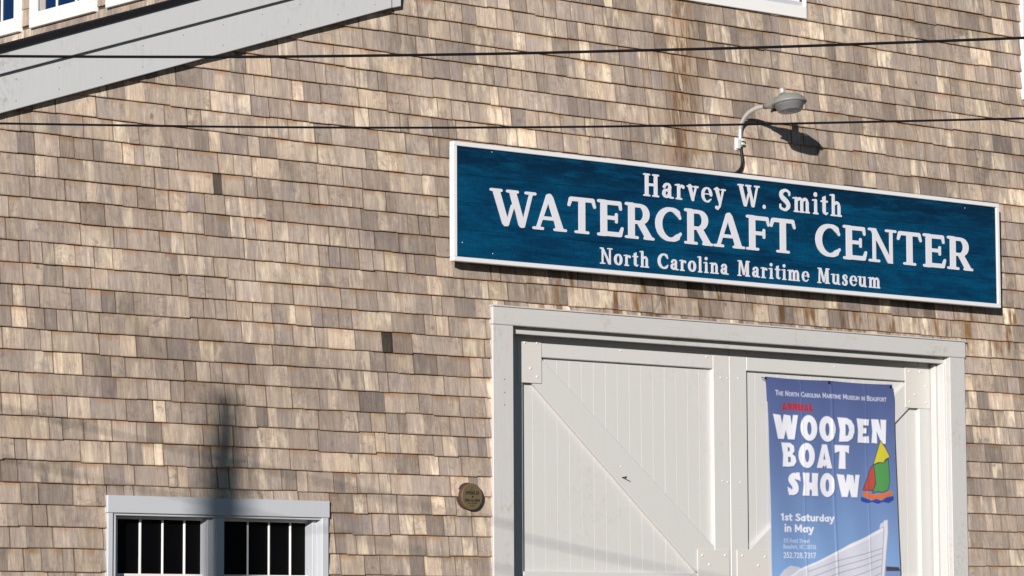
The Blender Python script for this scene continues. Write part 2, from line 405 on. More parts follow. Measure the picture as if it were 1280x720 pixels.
    g['a'] = (.74, [P((.42, bot), (.42+w, bot), (.42+w, .50), (.42, .50)), C(.52, .06, .72, .05, .10, .08)]+A(.36, .48, .18, .15, 0, 150, .15, .11)+[C(.18, .52, .17, .50, .15)]+A(.30, .22, .15, .15, 60, 320, .19, .10))
    g['s'] = (.60, S_([(.48, .50, .09), (.44, .62, .10), (.28, .66, .11), (.16, .54, .16), (.28, .39, .19), (.44, .26, .18), (.42, .10, .14), (.26, .035, .11), (.12, .09, .10), (.10, .20, .09)], 5))
    g['t'] = (.54, [P((.14, .16), (.35, .16), (.35, .90), (.14, .82)), C(.06, .63, .46, .63, .09), C(.26, .14, .36, .06, .18, .11), C(.36, .06, .48, .12, .10, .07)])
    g['u'] = (.86, [st(.20, .16, X), flag(.20), st(.62), flag(.62), C(.62, bot, .78, bot, .085)]+A(.37, .20, .18, .13, 180, 330, .16, .13))
    g['v'] = (.76, [C(.18, .64, .37, .08, .21, .16), C(.38, .08, .58, .64, .10), sfl(.16, X-.04, .12, .16), sfl(.58, X-.04, .12, .12)])
    g['y'] = (.78, [C(.18, .64, .39, .08, .21, .16), C(.60, .64, .36, -.10, .10), C(.36, -.10, .22, -.20, .11, .12), C(.22, -.20, .15, -.16, .15), sfl(.16, X-.04, .12, .16), sfl(.60, X-.04, .12, .12)])
    g['.'] = (.36, [C(.18, .09, .181, .09, .19)])
    return g

def sans_font(w=.15):
    g = {}; a, b = w/2, 1-w/2; x = .72-w/2
    L = lambda *p: [C(p[i][0], p[i][1], p[i+1][0], p[i+1][1], w) for i in range(len(p)-1)]
    R = lambda cx, cy, rx, ry, a0, a1: A(cx, cy, rx, ry, a0, a1, w, w, 14)
    g['A'] = (.74, L((.06, a), (.36, b), (.66, a))+L((.17, .34), (.55, .34)))
    g['B'] = (.66, L((.1, a), (.1, b), (.34, b))+R(.34, .76, .2, .24-a, 90, -90)+L((.1, .52), (.36, .52))+R(.36, .28, .22, .28-a, 90, -90)+L((.36, a), (.1, a)))
    g['C'] = (.70, R(.40, .5, .32, .5-a, 48, 312))
    g['D'] = (.72, L((.1, a), (.1, b), (.3, b))+R(.3, .5, .32, .5-a, 90, -90)+L((.3, a), (.1, a)))
    g['E'] = (.60, L((.52, b), (.1, b), (.1, a), (.52, a))+L((.1, .52), (.48, .52)))
    g['F'] = (.56, L((.52, b), (.1, b), (.1, a))+L((.1, .5), (.46, .5)))
    g['H'] = (.74, L((.1, a), (.1, b))+L((.62, a), (.62, b))+L((.1, .52), (.62, .52)))
    g['I'] = (.22, L((.11, a), (.11, b)))
    g['K'] = (.68, L((.1, a), (.1, b))+L((.1, .42), (.58, b))+L((.26, .55), (.62, a)))
    g['L'] = (.56, L((.1, b), (.1, a), (.5, a)))
    g['M'] = (.84, L((.1, a), (.1, b), (.41, .3), (.72, b), (.72, a)))
    g['N'] = (.76, L((.1, a), (.1, b), (.64, a), (.64, b)))
    g['O'] = (.80, R(.40, .5, .32, .5-a, 0, 360))
    g['P'] = (.62, L((.1, a), (.1, b), (.34, b))+R(.34, .72, .2, .28-a, 90, -90)+L((.34, .5), (.1, .5)))
    g['R'] = (.66, L((.1, a), (.1, b), (.34, b))+R(.34, .74, .2, .26-a, 90, -90)+L((.34, .53), (.1, .53))+L((.32, .5), (.58, a)))
    g['S'] = (.60, S_([(.5, .84, w), (.3, b, w), (.12, .76, w), (.28, .55, w), (.5, .34, w), (.44, .12, w), (.26, a, w), (.08, .16, w)], 4))
    g['T'] = (.62, L((.04, b), (.58, b))+L((.31, a), (.31, b)))
    g['U'] = (.72, L((.1, b), (.1, .34))+R(.36, .34, .26, .34-a, 180, 360)+L((.62, .34), (.62, b)))
    g['Y'] = (.66, L((.05, b), (.33, .45), (.61, b))+L((.33, .45), (.33, a)))
    g['1'] = (.44, L((.1, .78), (.27, b), (.27, a)))
    g['2'] = (.60, S_([(.09, .80, w), (.28, b, w), (.50, .76, w), (.42, .50, w), (.10, a, w)], 5)+L((.1, a), (.54, a)))
    g['3'] = (.58, R(.26, .74, .22, .26-a, 130, -90)+R(.26, .28, .24, .28-a, 90, -130))
    g['5'] = (.58, L((.50, b), (.15, b), (.12, .56))+R(.26, .32, .24, .32-a, 125, -130))
    g['6'] = (.60, R(.30, .30, .22, .30-a, 0, 360)+S_([(.46, b, w), (.2, .72, w), (.08, .34, w)], 4))
    g['7'] = (.56, L((.05, b), (.52, b), (.2, a)))
    g['8'] = (.60, R(.30, .75, .19, .25-a, 0, 360)+R(.30, .28, .23, .28-a, 0, 360))
    g['a'] = (.58, R(.27, .33, .19, .33-a, 0, 360)+L((.47, x), (.47, a)))
    g['d'] = (.60, R(.27, .33, .19, .33-a, 0, 360)+L((.48, b), (.48, a)))
    g['e'] = (.58, R(.29, .35, .21, .35-a, 0, 315)+L((.1, .36), (.5, .36)))
    g['f'] = (.38, L((.17, a), (.17, .8))+R(.29, .8, .12, .2-a, 180, 90)+L((.04, .64), (.34, .64)))
    g['i'] = (.22, L((.11, a), (.11, x))+[C(.11, .92, .111, .92, w*1.2)])
    g['n'] = (.58, L((.1, a), (.1, x))+R(.28, .42, .18, x-.42, 180, 0)+L((.46, .42), (.46, a)))
    g['o'] = (.60, R(.30, .35, .21, .35-a, 0, 360))
    g['r'] = (.38, L((.1, a), (.1, x))+R(.3, .4, .2, x-.4, 180, 85))
    g['s'] = (.50, S_([(.4, .56, w), (.24, x, w), (.12, .5, w), (.26, .36, w), (.4, .22, w), (.26, a, w), (.08, .14, w)], 4))
    g['t'] = (.40, L((.17, b-.05), (.17, .2))+R(.29, .2, .12, .2-a, 180, 290)+L((.04, .64), (.35, .64)))
    g['u'] = (.58, L((.1, x), (.1, .28))+R(.28, .28, .18, .28-a, 180, 360)+L((.46, x), (.46, a)))
    g['y'] = (.54, L((.06, x), (.27, a+.02))+L((.48, x), (.2, -.22), (.08, -.24)))
    g['.'] = (.24, [C(.12, a, .121, a, w*1.25)]); g[','] = (.24, L((.13, a), (.08, -.12))); g['-'] = (.42, L((.08, .42), (.34, .42)))
    return g

def chunky_font():
    g = {}
    E = lambda cx, cy, rx, ry, n=22: tuple((cx+rx*math.cos(2*math.pi*i/n), cy+ry*math.sin(2*math.pi*i/n)) for i in range(n))
    g['W'] = (1.22, [P((.0, 1.0), (.36, .97), (.44, .62), (.52, 1.0), (.84, .97), (.90, .60), (.96, 1.0), (1.19, 1.0), (1.02, .0), (.72, .0), (.62, .36), (.52, .0), (.24, .0))])
    g['O'] = (.80, [P(*E(.39, .5, .39, .53)), H_(*E(.40, .48, .10, .27))])
    g['D'] = (.84, [P((.0, 1.0), (.42, .99), (.64, .90), (.79, .68), (.80, .42), (.70, .16), (.48, .02), (.06, .0), (.10, .5)), H_((.36, .74), (.48, .70), (.54, .50), (.48, .28), (.36, .24))])
    g['E'] = (.66, [P((.0, 1.0), (.62, .98), (.60, .72), (.34, .74), (.34, .61), (.50, .62), (.50, .40), (.33, .39), (.32, .25), (.62, .29), (.64, .0), (.06, .0), (.08, .5))])
    g['N'] = (.74, [P((.0, 1.0), (.34, 1.0), (.46, .58), (.44, 1.0), (.72, 1.0), (.68, .0), (.50, .0), (.26, .50), (.28, .0), (.02, .02), (.06, .5))])
    g['B'] = (.74, [P((.0, 1.0), (.44, 1.0), (.62, .88), (.64, .66), (.54, .54), (.68, .42), (.72, .22), (.60, .04), (.36, .0), (.06, .0), (.09, .5)), H_((.32, .82), (.42, .80), (.42, .66), (.33, .62)), H_((.33, .42), (.46, .40), (.46, .20), (.33, .18))])
    g['A'] = (.80, [P((.28, 1.0), (.52, 1.0), (.79, .0), (.52, .0), (.50, .14), (.40, .04), (.36, .12), (.27, .0), (.0, .0)), H_((.39, .64), (.45, .36), (.34, .36))])
    g['T'] = (.74, [P((.0, 1.0), (.73, 1.0), (.72, .66), (.54, .74), (.56, .0), (.22, .0), (.26, .74), (.02, .66))])
    g['S'] = (.68, [*S_([(.56, .76, .18), (.34, .84, .28), (.20, .68, .30), (.38, .44, .30), (.40, .22, .30), (.22, .13, .24), (.10, .20, .16)], 6), P((.44, 1.0), (.60, 1.0), (.66, .62), (.48, .70)), P((.0, .36), (.08, .0), (.26, .02), (.18, .28))])
    g['H'] = (.82, [P((.0, 1.0), (.34, 1.0), (.32, .58), (.46, .58), (.46, 1.0), (.80, 1.0), (.76, .5), (.80, .0), (.46, .0), (.47, .20), (.40, .30), (.34, .22), (.34, .0), (.0, .0), (.05, .5))])
    g['U'] = (.76, [P((.0, 1.0), (.32, 1.0), (.34, .30), (.42, .30), (.42, 1.0), (.74, 1.0), (.70, .10), (.52, .0), (.18, .0), (.04, .10))])
    g['L'] = (.60, [P((.0, 1.0), (.34, 1.0), (.32, .28), (.58, .32), (.58, .0), (.0, .0))])
    return g
SERIF, SANS, SANSB, SANSL, CHUNKY = serif_font(), sans_font(.15), sans_font(.175), sans_font(.12), chunky_font()

def layout(text, font, track=.06, space=.42, small=None):
    """glyph placements (char, x, scale); small = scale for lower-case letters drawn as small capitals"""
    x = 0; out = []
    for ch in text:
        if ch == ' ': x += space; continue
        sc = 1.0; k = ch
        if small and ch.islower(): sc = small; k = ch.upper()
        out.append((k, x, sc)); x += (font[k][0]+track)*sc; x -= .16*(ch == 'W' and text[:2] == 'WA')
    return out, x-track

def contours(F, x0, y0, h):
    """closed zero contours of a sampled field (marching squares)"""
    ny, nx = F.shape; segs = {}
    def ex(i, j, d):   # crossing on edge: d=0 horizontal from (i,j), d=1 vertical from (i,j)
        a = F[j, i]; b = F[j, i+1] if d == 0 else F[j+1, i]; t = a/(a-b)
        return (x0+(i+(t if d == 0 else 0))*h, y0+(j+(t if d else 0))*h)
    S = F < 0; nxt = {}; pos = {}
    code = (S[:-1, :-1]*1+S[:-1, 1:]*2+S[1:, 1:]*4+S[1:, :-1]*8)
    js, is_ = np.nonzero((code > 0) & (code < 15))
    T = {1: [(3, 0)], 2: [(0, 1)], 3: [(3, 1)], 4: [(1, 2)], 6: [(0, 2)], 7: [(3, 2)], 8: [(2, 3)], 9: [(2, 0)], 11: [(2, 1)], 12: [(1, 3)], 13: [(1, 0)], 14: [(0, 3)], 5: [(3, 0), (1, 2)], 10: [(0, 1), (2, 3)]}
    for j, i in zip(js.tolist(), is_.tolist()):
        E_ = ((i, j, 0), (i+1, j, 1), (i, j+1, 0), (i, j, 1))
        for a, b in T[int(code[j, i])]:
            nxt[E_[a]] = E_[b]; 
            for e in (E_[a], E_[b]):
                if e not in pos: pos[e] = ex(*e)
    loops = []
    while nxt:
        st, cur = next(iter(nxt.items())); loop = [pos[st]]; del nxt[st]
        while cur != st and cur in nxt:
            loop.append(pos[cur]); c2 = nxt[cur]; del nxt[cur]; cur = c2
        if len(loop) > 6: loops.append(loop)
    return loops
def simplify(loop, tol):
    P_ = np.array(loop); n = len(P_)
    def rdp(a, b):
        if b-a < 2: return []
        p, q = P_[a], P_[b % n]; d = q-p; L = np.hypot(*d)+1e-12
        m = P_[a+1:b]; e = np.abs(d[0]*(m[:, 1]-p[1])-d[1]*(m[:, 0]-p[0]))/L
        k = int(e.argmax())
        if e[k] < tol: return []
        k += a+1; return rdp(a, k)+[k]+rdp(k, b)
    h = n//2; idx = [0]+rdp(0, h)+[h]+rdp(h, n)
    return [loop[i] for i in idx]
_glyph_cache = {}
def glyph_loops(fname, font, ch, k):
    key = (fname, ch)
    if key not in _glyph_cache:
        h = .018; w = font[ch][0]
        xs = np.arange(-.15, w+.2, h); ys = np.arange(-.35, 1.2, h); X, Y = np.meshgrid(xs, ys)
        F = field(font[ch][1], X, Y, k); F[F == 0] = 1e-6
        _glyph_cache[key] = [simplify(l, .004) for l in contours(F, xs[0], ys[0], h)]
    return _glyph_cache[key]
def letter_mesh(name, loops, sx, sz, depth, mat, bevel=0.0):
    """raised letter standing in the x-z plane, its front at y = -depth"""
    cu = bpy.data.curves.new(name, 'CURVE'); cu.dimensions = '2D'; cu.fill_mode = 'BOTH'
    cu.extrude = depth/2-bevel; cu.bevel_depth = bevel; cu.bevel_resolution = 0; cu.offset = -bevel
    for l in loops:
        sp = cu.splines.new('POLY'); sp.points.add(len(l)-1); sp.use_cyclic_u = True
        for p, (x, y) in zip(sp.points, l): p.co = (x*sx, y*sz, 0, 1)
    ob = bpy.data.objects.new('tmp', cu); COL.objects.link(ob)
    dg = bpy.context.evaluated_depsgraph_get(); dg.update()
    me = bpy.data.meshes.new_from_object(ob.evaluated_get(dg))
    bpy.data.objects.remove(ob); bpy.data.curves.remove(cu)
    me.name = name
    me.transform(Matrix.Translation((0, -depth/2, 0)) @ Matrix.Rotation(math.radians(90), 4, 'X'))
    me.materials.clear(); me.materials.append(mat); return me
_lm = {}
def raised_text(text, font, fname, x0, x1, z, h, yface, depth, mat, parent, part='letter', k=.012, track=.06, space=.42, bevel=.0):
    pl, W = layout(text, font, track, space); sx = (x1-x0)/W
    for ch, x, _ in pl:
        key = (fname, ch, round(sx, 3), round(h, 3), depth)
        if key not in _lm: _lm[key] = letter_mesh(part, glyph_loops(fname, font, ch, k), sx, h, depth, mat, bevel)
        link(part, _lm[key], parent, (x0+x*sx, yface, z))

# ================================================================== GROUND
g = MB().add([(-400, -400, 0), (400, -400, 0), (400, 400, 0), (-400, 400, 0)], [(0, 1, 2, 3)]).build('ground', GROUND, fix=False); tag(g, kind='structure')
g = MB().add([(-400, -15, .004), (400, -15, .004), (400, -6.5, .004), (-400, -6.5, .004)], [(0, 1, 2, 3)]).build('road', ROADM, fix=False); tag(g, kind='structure')

# ================================================================== BUILDING
CZ = 4.4183; EXPO = .127
RK = 1/3.0                                   # rake pitch 4 in 12
RAKE_Y = -.070
bx, bz = at(0, 142, RAKE_Y)                  # a point on the lower edge of the rake board
def rake_low(x): return bz+(x-bx)*RK
XC = 13.0                                    # where the tall block's side wall rises behind the low roof
bld = thing('shingled_building', 'cedar shingled museum building with a big sliding barn door and pale trim', 'building', (13, 0, 0))

# openings in the front wall: (x0, x1, z0, z1) of the casing outlines
door_o = (13.758, 18.190, 0.0, 3.730)
win_o = (at(132.8, 680, -.018)[0], at(411.2, 680, -.037)[0], 0.85, 2.450)
_, tz = at(1008.5, 23.5, -.035)
top_o = (at(820, 0, -.035)[0]-.25, at(1008.7, 15, -.035)[0], tz, tz+1.5)
_, rz = at(1279, 124, -.035)
rw_o = (at(1277.6, 20, -.035)[0], at(1277.6, 20, -.035)[0]+1.0, rz, rz+1.5)
OPEN = [door_o, win_o, top_o, rw_o]
X0, X1, Z1 = 7.6, 20.62, 7.9

mb = MB()
xs = sorted({X0, XC, X1}|{round(v, 4) for o in OPEN for v in (o[0]+.03, o[1]-.03)}); zs = sorted({0.0, 5.60, Z1}|{max(0, round(v, 4)) for o in OPEN for v in (o[2]+(.06 if o[2] > 0 else 0), o[3]-.06)})
for i in range(len(xs)-1):
    for j in range(len(zs)-1):
        xa, xb, za, zb = xs[i], xs[i+1], zs[j], zs[j+1]; xm, zm = (xa+xb)/2, (za+zb)/2
        if any(o[0]+.025 < xm < o[1]-.025 and o[2] < zm < o[3]-.05 for o in OPEN): continue
        if xb <= XC+1e-6:
            ta, tb = rake_low(xa)+.10, rake_low(xb)+.10
            if za >= tb: continue
            pa, pb = min(zb, ta), min(zb, tb)
            if pa <= za:
                xk = xa+(za-ta)/RK; mb.prism([(xk, za), (xb, za), (xb, pb)]+([(xa+(zb-ta)/RK, zb)] if tb > zb else []), .004, .16); continue
            pts = [(xa, za), (xb, za), (xb, pb)]
            if ta < zb < tb: pts.append((xa+(zb-ta)/RK, zb))
            pts.append((xa, pa)); mb.prism(pts, .004, .16)
        else: mb.box(xa, xb, .004, .16, za, zb)
front = mb.build('front_wall', SHEATH, bld)

# side wall of the tall block, seen above the low roof
side = MB().box(XC+.004, XC+.16, .165, 8.0, 5.0, Z1).build('side_wall', SHEATH, bld)
MB().box(XC-.05, X1+.3, -.4, 8.2, Z1+.002, Z1+.2).build('upper_roof', ASPHALT, bld)

# low roof: slab with its front edge over the rake boards
def rk(x, dz): return rake_low(x)+dz
upx, upz = at(0, 60.5, -.105); ROOFOFF = upz-rake_low(upx)
e0, e1 = X0-.4, XC-.004
RS = RK+.012
def roofz(x, d): return rk(XC, ROOFOFF+.012)-(XC-x)*RS+d
MB().prism([(e0, roofz(e0, 0)), (e1, roofz(e1, 0)), (e1, roofz(e1, .035)), (e0, roofz(e0, .035))], -.112, 8.0).build('low_roof', ASPHALT, bld)

# rake boards
mx, mz = at(0, 93, -.090); MID = mz-rake_low(mx)
def slope_board(name, xa, xb, lo, hi, y0, y1, mat, ch=.004, parent=bld):
    return MB().prism([(xa, rk(xa, lo)), (xb, rk(xb, lo)), (xb, rk(xb, hi)), (xa, rk(xa, hi))], y0, y1, ch).build(name, mat, parent)
xr = at(490, 10, RAKE_Y)[0]
slope_board('rake_board', e0, xr, 0, MID-.002, RAKE_Y, .003, RAKE)
slope_board('shadow_board', e0, xr, MID, ROOFOFF-.004, -.096, .003, RAKE)
for i in range(14):
    xn = 9.3+i*.29; 
    for f in (.22, .78):
        MB().lathe([(.0045, 0), (.004, .0012), (.0004, .0015)], (xn, RAKE_Y+.0005, rk(xn, (MID-.002)*f)), (0, -1, 0), 7).build('nail', LAMPGREY, bld)
xq = at(503, 8, RAKE_Y)[0]
MB().prism([(xr+.004, rk(xr, .0)), (xq, rk(xq, -.006)), (xq, 6.3), (xr+.004, 6.3)], RAKE_Y+.012, .003, .004).build('corner_board', RAKE, bld)

# ------------------------------------------------------------------ shingles
def shingle(mbv, x0, x1, zb, zt0, zt1, th, tone, along, facing='front', cup=0.0, gapw=.002):
    """wedge shingle; along: where its exposed face runs from butt 0 to top 1"""
    def w(x, y, z): return (x, y, z) if facing == 'front' else (XC+y, x, z)
    tl, tr = (th, th+cup) if cup > 0 else (th-cup, th)
    vs = [w(x0, -tl, zb), w(x1, -tr, zb), w(x0, 0.0, zb), w(x1, 0.0, zb), w(x0, -.004, zt0), w(x1, -.004, zt1), w(x0, 0.0, zt0), w(x1, 0.0, zt1)]
    fs = [(0, 1, 5, 4), (2, 6, 7, 3), (0, 2, 3, 1), (4, 5, 7, 6), (0, 4, 6, 2), (1, 3, 7, 5)]
    if facing != 'front': fs = [tuple(reversed(f)) for f in fs]
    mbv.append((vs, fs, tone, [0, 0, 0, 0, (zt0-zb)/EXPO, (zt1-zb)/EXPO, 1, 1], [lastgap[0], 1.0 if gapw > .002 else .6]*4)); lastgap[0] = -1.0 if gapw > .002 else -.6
def shingle_mesh(lst, name):
    V = []; Fc = []; T = []; Al = []; Ac = []
    for vs, fs, tone, al, ac in lst:
        o = len(V); V += vs; Fc += [[i+o for i in f] for f in fs]; T += [(*tone, 1.0)]*len(vs); Al += al; Ac += ac
    c = Vector(V[0]) if len(lst) == 1 else Vector((0, 0, 0))
    me = bpy.data.meshes.new(name); me.from_pydata([tuple(Vector(v)-c) for v in V], [], Fc)
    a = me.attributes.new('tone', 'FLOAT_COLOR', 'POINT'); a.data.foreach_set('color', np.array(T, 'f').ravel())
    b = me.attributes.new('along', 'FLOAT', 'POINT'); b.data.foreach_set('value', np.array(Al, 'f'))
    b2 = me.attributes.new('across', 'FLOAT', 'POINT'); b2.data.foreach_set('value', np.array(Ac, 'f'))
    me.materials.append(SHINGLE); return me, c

# particular shingles that stand out in the photograph: pixel box, tone
SPECIAL = [((475.5, 489.5), 424, (.12, .6)), ((154.5, 184.5), 405, (.66, 1.0)), ((13, 32.5), 395, (1.35, .9)), ((265.5, 276), 228, (.26, .5)),
           ((1239, 1253), 30, (1.5, .75)), ((1221, 1237), 77, (1.45, 1.0)), ((1147, 1167), 38, (.66, .3)), ((858, 877), 362, (.38, 1.0)), ((1152, 1167), 388, (.4, 1.0)),
           ((152, 167), 198, (1.4, .8)), ((483, 519), 47, (.78, .1)), ((452, 483), 339, (.78, .7)), ((1190, 1214), 42, (.74, .3)), ((521, 543), 300, (.80, .2)),
           ((411, 423), 640, (.62, .9)), ((834, 858), 28, (1.35, .9)), ((1058, 1078), 42, (1.3, .8)), ((611, 622), 116, (1.4, .8)), ((627, 638), 144, (1.45, .7)),
           ((1088, 1100), 115, (1.35, .8)), ((262, 274), 125, (1.4, .7)), ((364, 377), 112, (1.38, .9)), ((205, 221), 337, (.86, .1)), ((697, 708), 375, (.6, .5))]
all_sh = []; lastgap = [-.6]
def tone_for():
    r = rnd.random(); v = rnd.gauss(1.02, .125); w = min(1, max(0, rnd.gauss(.42, .24)))
    if r < .055: v, w = rnd.uniform(1.15, 1.38), rnd.uniform(.55, 1)
    elif r < .14: v, w = rnd.uniform(.70, .82), rnd.uniform(0, .5)
    return (max(.55, v), w, rnd.random())
kmin, kmax = -34, 27
for k in range(kmin, kmax):
    zc = CZ+EXPO*k
    drift = lambda x: -.0022*(x-10)
    sp = []
    for (pa, pb), py, (v, w) in SPECIAL:
        xa, za = at(pa, py); xb, _ = at(pb, py)
        if zc+drift(xa) <= za < zc+drift(xa)+EXPO: sp.append((xa, xb, v, w))
    br = []; x = 7.62+rnd.uniform(0, .1)
    while x < 20.6:
        br.append(x); r = rnd.random()
        x += rnd.uniform(.065, .105) if r < .40 else (rnd.uniform(.105, .150) if r < .80 else rnd.uniform(.150, .220))
    for xa, xb, v, w in sp:
        br = [b for b in br if not (xa-.05 < b < xb+.05)]+[xa, xb]
    br.sort()
    step = 0.0; cnt = 0
    for i in range(len(br)-1):
        xa, xb = br[i], br[i+1]; xm = (xa+xb)/2
        if cnt <= 0: step = rnd.gauss(0, .0022); cnt = rnd.randint(1, 6)
        cnt -= 1
        zb = zc+drift(xm)+step+rnd.gauss(0, .0009); zt = zc+drift(xm)+EXPO+.014
        tn = tone_for()
        for sa, sb, v, w in sp:
            if abs(sa-xa) < .001: tn = (v, w, rnd.random())
        gap = rnd.uniform(.0004, .0010) if rnd.random() < .48 else rnd.uniform(.0030, .0070)
        segs = [(xa, xb-gap, zb, zt)]
        for o in OPEN:
            nxt = []
            for (p, q, l, h) in segs:
                if q < o[0]+.01 or p > o[1]-.01 or h < o[2] or l > o[3]: nxt.append((p, q, l, h)); continue
                if p < o[0]: nxt.append((p, o[0]+.012, l, h))
                if q > o[1]: nxt.append((o[1]-.012, q, l, h))
                mp, mq = max(p, o[0]+.012), min(q, o[1]-.012)
                if mq > mp:
                    if h > o[3]: nxt.append((mp, mq, o[3]-.010, h))
                    elif l < o[2] and o[2] > 0: nxt.append((mp, mq, l, o[2]+.012))
            segs = nxt
        for p, q, l, h in segs:
            if q-p < .012: continue
            t0 = t1 = h
            if p < XC+.04:
                t0, t1 = min(h, rk(p, .05)), min(h, rk(q, .05)) if q < XC+.04 else h
                if t0 <= l+.004 or t1 <= l+.004: 
                    if t1 <= l+.004: continue
                    t0 = max(t0, l+.002)
            shingle(all_sh, p, q, l, t0, t1, rnd.uniform(.0185, .0245), tn, 0, 'front', rnd.uniform(-.0025, .0025), gap)
nfront = len(all_sh)
# side wall shingles
_, sz = at_side(30, 12.5, XC)
szc = sz-EXPO*2
# side windows (y far, y near, z bottom)
SW = []
ya, zwb = at_side(37.5, 37, XC-.03); yb, _ = at_side(118.5, 14.5, XC-.03); per = ya-at_side(24, 41, XC-.03)[0]
wid = ya-yb; pitch_w = wid+abs(per); zwb = 6.078
for i in range(-2, 3): SW.append((ya+pitch_w*i, yb+pitch_w*i))
for k in range(-2, 12):
    zc = szc+EXPO*k; y = .17+rnd.uniform(0, .1)
    while y < 6.6:
        w = rnd.uniform(.07, .16); p, q, l, h = y, y+w-.002, zc+rnd.gauss(0, .001), zc+EXPO+.014; y += w
        if h < 5.99: continue
        l = max(l, 5.96)
        for hi, lo in SW:
            if q > lo and p < hi and h > zwb:
                if l < zwb: h = zwb+.01
                elif p < lo+.01 and q > lo: q = lo+.01
                elif q > hi-.01 and p < hi: p = hi-.01
                else: l = h
        if h-l < .01 or q-p < .01: continue
        tn = tone_for(); shingle(all_sh, p, q, l, h, h, .012, (tn[0]*.92, tn[1]*.8, tn[2]), 0, 'side')
# the 300 that show largest become parts of their own, the rest one joined part
def shown(sh, i):
    vs = sh[0]; p = [proj(vs[j]) for j in (0, 1, 5, 4)]
    cx, cy = sum(q[0] for q in p)/4, sum(q[1] for q in p)/4
    if not (-2 < cx < 1282 and -2 < cy < 722): return 0
    if i < nfront:
        x, z = (vs[0][0]+vs[1][0])/2, (vs[0][2]+vs[4][2])/2
        if 13.45 < x < 18.6 and 4.0 < z < 4.79: return 0
        if z > rk(x, 0) and x < XC: return 0
    a = 0
    for j in range(4): a += p[j][0]*p[(j+1) % 4][1]-p[(j+1) % 4][0]*p[j][1]
    a = abs(a)/2
    return a if i < nfront else a*30
order = sorted(range(len(all_sh)), key=lambda i: -shown(all_sh[i], i))
single = set(order[:300])
for i in sorted(single):
    me, c = shingle_mesh([all_sh[i]], 'shingle'); link('shingle', me, front if i < nfront else side, c)
me, c = shingle_mesh([s for i, s in enumerate(all_sh) if i not in single], 'remaining_shingles')
tag(link('remaining_shingles', me, front), kind='stuff')

MB().box(20.44, 20.68, -.040, .16, 0, Z1, .004).build('corner_board', TRIM, bld)

# ------------------------------------------------------------------ lower window pair
def front_windows():
    w = bpy.data.objects.new('window', None); COL.objects.link(w); w.parent = bld
    w.location = Vector((win_o[0], 0, win_o[2]))-bld.location; bpy.context.view_layer.update()
    yf = -.035; x0, x1, z0, z1 = win_o
    hz = at(141, 641, yf)[1]; cl = at(141.3, 680, yf)[0]; cr = at(402.8, 680, yf)[0]
    MB().box(x0-.006, x1+.006, yf-.004, .003, hz+.001, z1, .003).build('head_casing', WINTRIM, w)
    MB().box(x0, cl, yf, .003, z0+.05, hz, .003).build('side_casing', WINTRIM, w)
    MB().box(cr, x1, yf, .003, z0+.05, hz, .003).build('side_casing', WINTRIM, w)
    MB().box(x0-.02, x1+.02, yf-.03, .003, z0-.04, z0+.049, .004).build('sill', WINTRIM, w)
    # frame lip round both lights
    ml, mr = at(269.5, 680, -.02)[0], at(279.2, 680, -.02)[0]
    lz = at(160, 643.5, -.02)[1]
    MB().box(cl+.001, cr-.001, -.022, .12, lz-.004, hz+.02, .002).build('head_jamb', WINTRIM, w)
    for xa, xb in ((cl-.01, at(144.6, 680, -.02)[0]), (ml, mr), (cr-.001, cr+.03)):
        MB().box(xa, xb, -.022 if xa != ml else -.030, .12, z0+.05, lz-.005, .002).build('jamb', WINTRIM, w)
    MB().box(ml-.028, ml+.001, .025, .12, z0+.05, lz-.006, .002).build('stop', WINTRIM, w)
    xrr = cr-.001
    MB().box(xrr-.030, xrr+.001, .025, .12, z0+.05, lz-.006, .002).build('stop', WINTRIM, w)
    ys = .075
    ztop = at(200, 646.0, ys)[1]; zrail = at(200, 649.5, ys)[1]; zmun = at(200, 719.0, ys)[1]
    for n, (xl, m, xr_) in enumerate(((at(147, 680, ys)[0]-.10, ((173.3, 176.7), (201.6, 204.6), (228.8, 232.0)), (255.9, 260.8)),
                                   (mr+.0, ((308.4, 311.0), (334.7, 337.6), (361.3, 364.2)), (387.5, 391.9)))):
        xs0, xs1 = at(xr_[0], 680, ys)[0], at(xr_[1], 680, ys)[0]
        zb = z0+.06
        s = MB(); s.box(xl, xs1, ys, ys+.03, zrail, ztop+.02, .002)
        s.box(xs0, xs1, ys, ys+.03, zb, zrail, .002); s.box(xl, xl+.1 if n == 0 else xl+.035, ys, ys+.03, zb, zrail, .002)
        s.box(xl, xs1, ys, ys+.03, zb-.01, zb+.04, .002)
        s.build('sash', WHITE, w)
        for a, b in m: MB().box(at(a+1.1, 680, ys+.012)[0], at(b, 680, ys+.012)[0], ys+.012, ys+.024, zb+.04, zrail, .002).build('muntin', WHITE, w)
        edges = [xl+(.1 if n == 0 else .035)]+[at((a+b)/2, 680, ys)[0] for a, b in m]+[xs0]
        for zz in (zmun-.008, zmun-.008-.42):
            MB().box(edges[0], xs0, ys+.005, ys+.022, zz, zz+.016, .002).build('muntin', WHITE, w)
        for i in range(4):
            MB().box(edges[i]+.0, edges[i+1]-.0, ys+.025, ys+.029, zb, zrail).build('pane', GLASSDARK, w)
    MB().box(x0+.04, x1-.04, .125, .15, z0+.02, z1-.03).build('backing', INK, w)
    return w
wn = front_windows(); wn['label'] = 'double window with black panes'

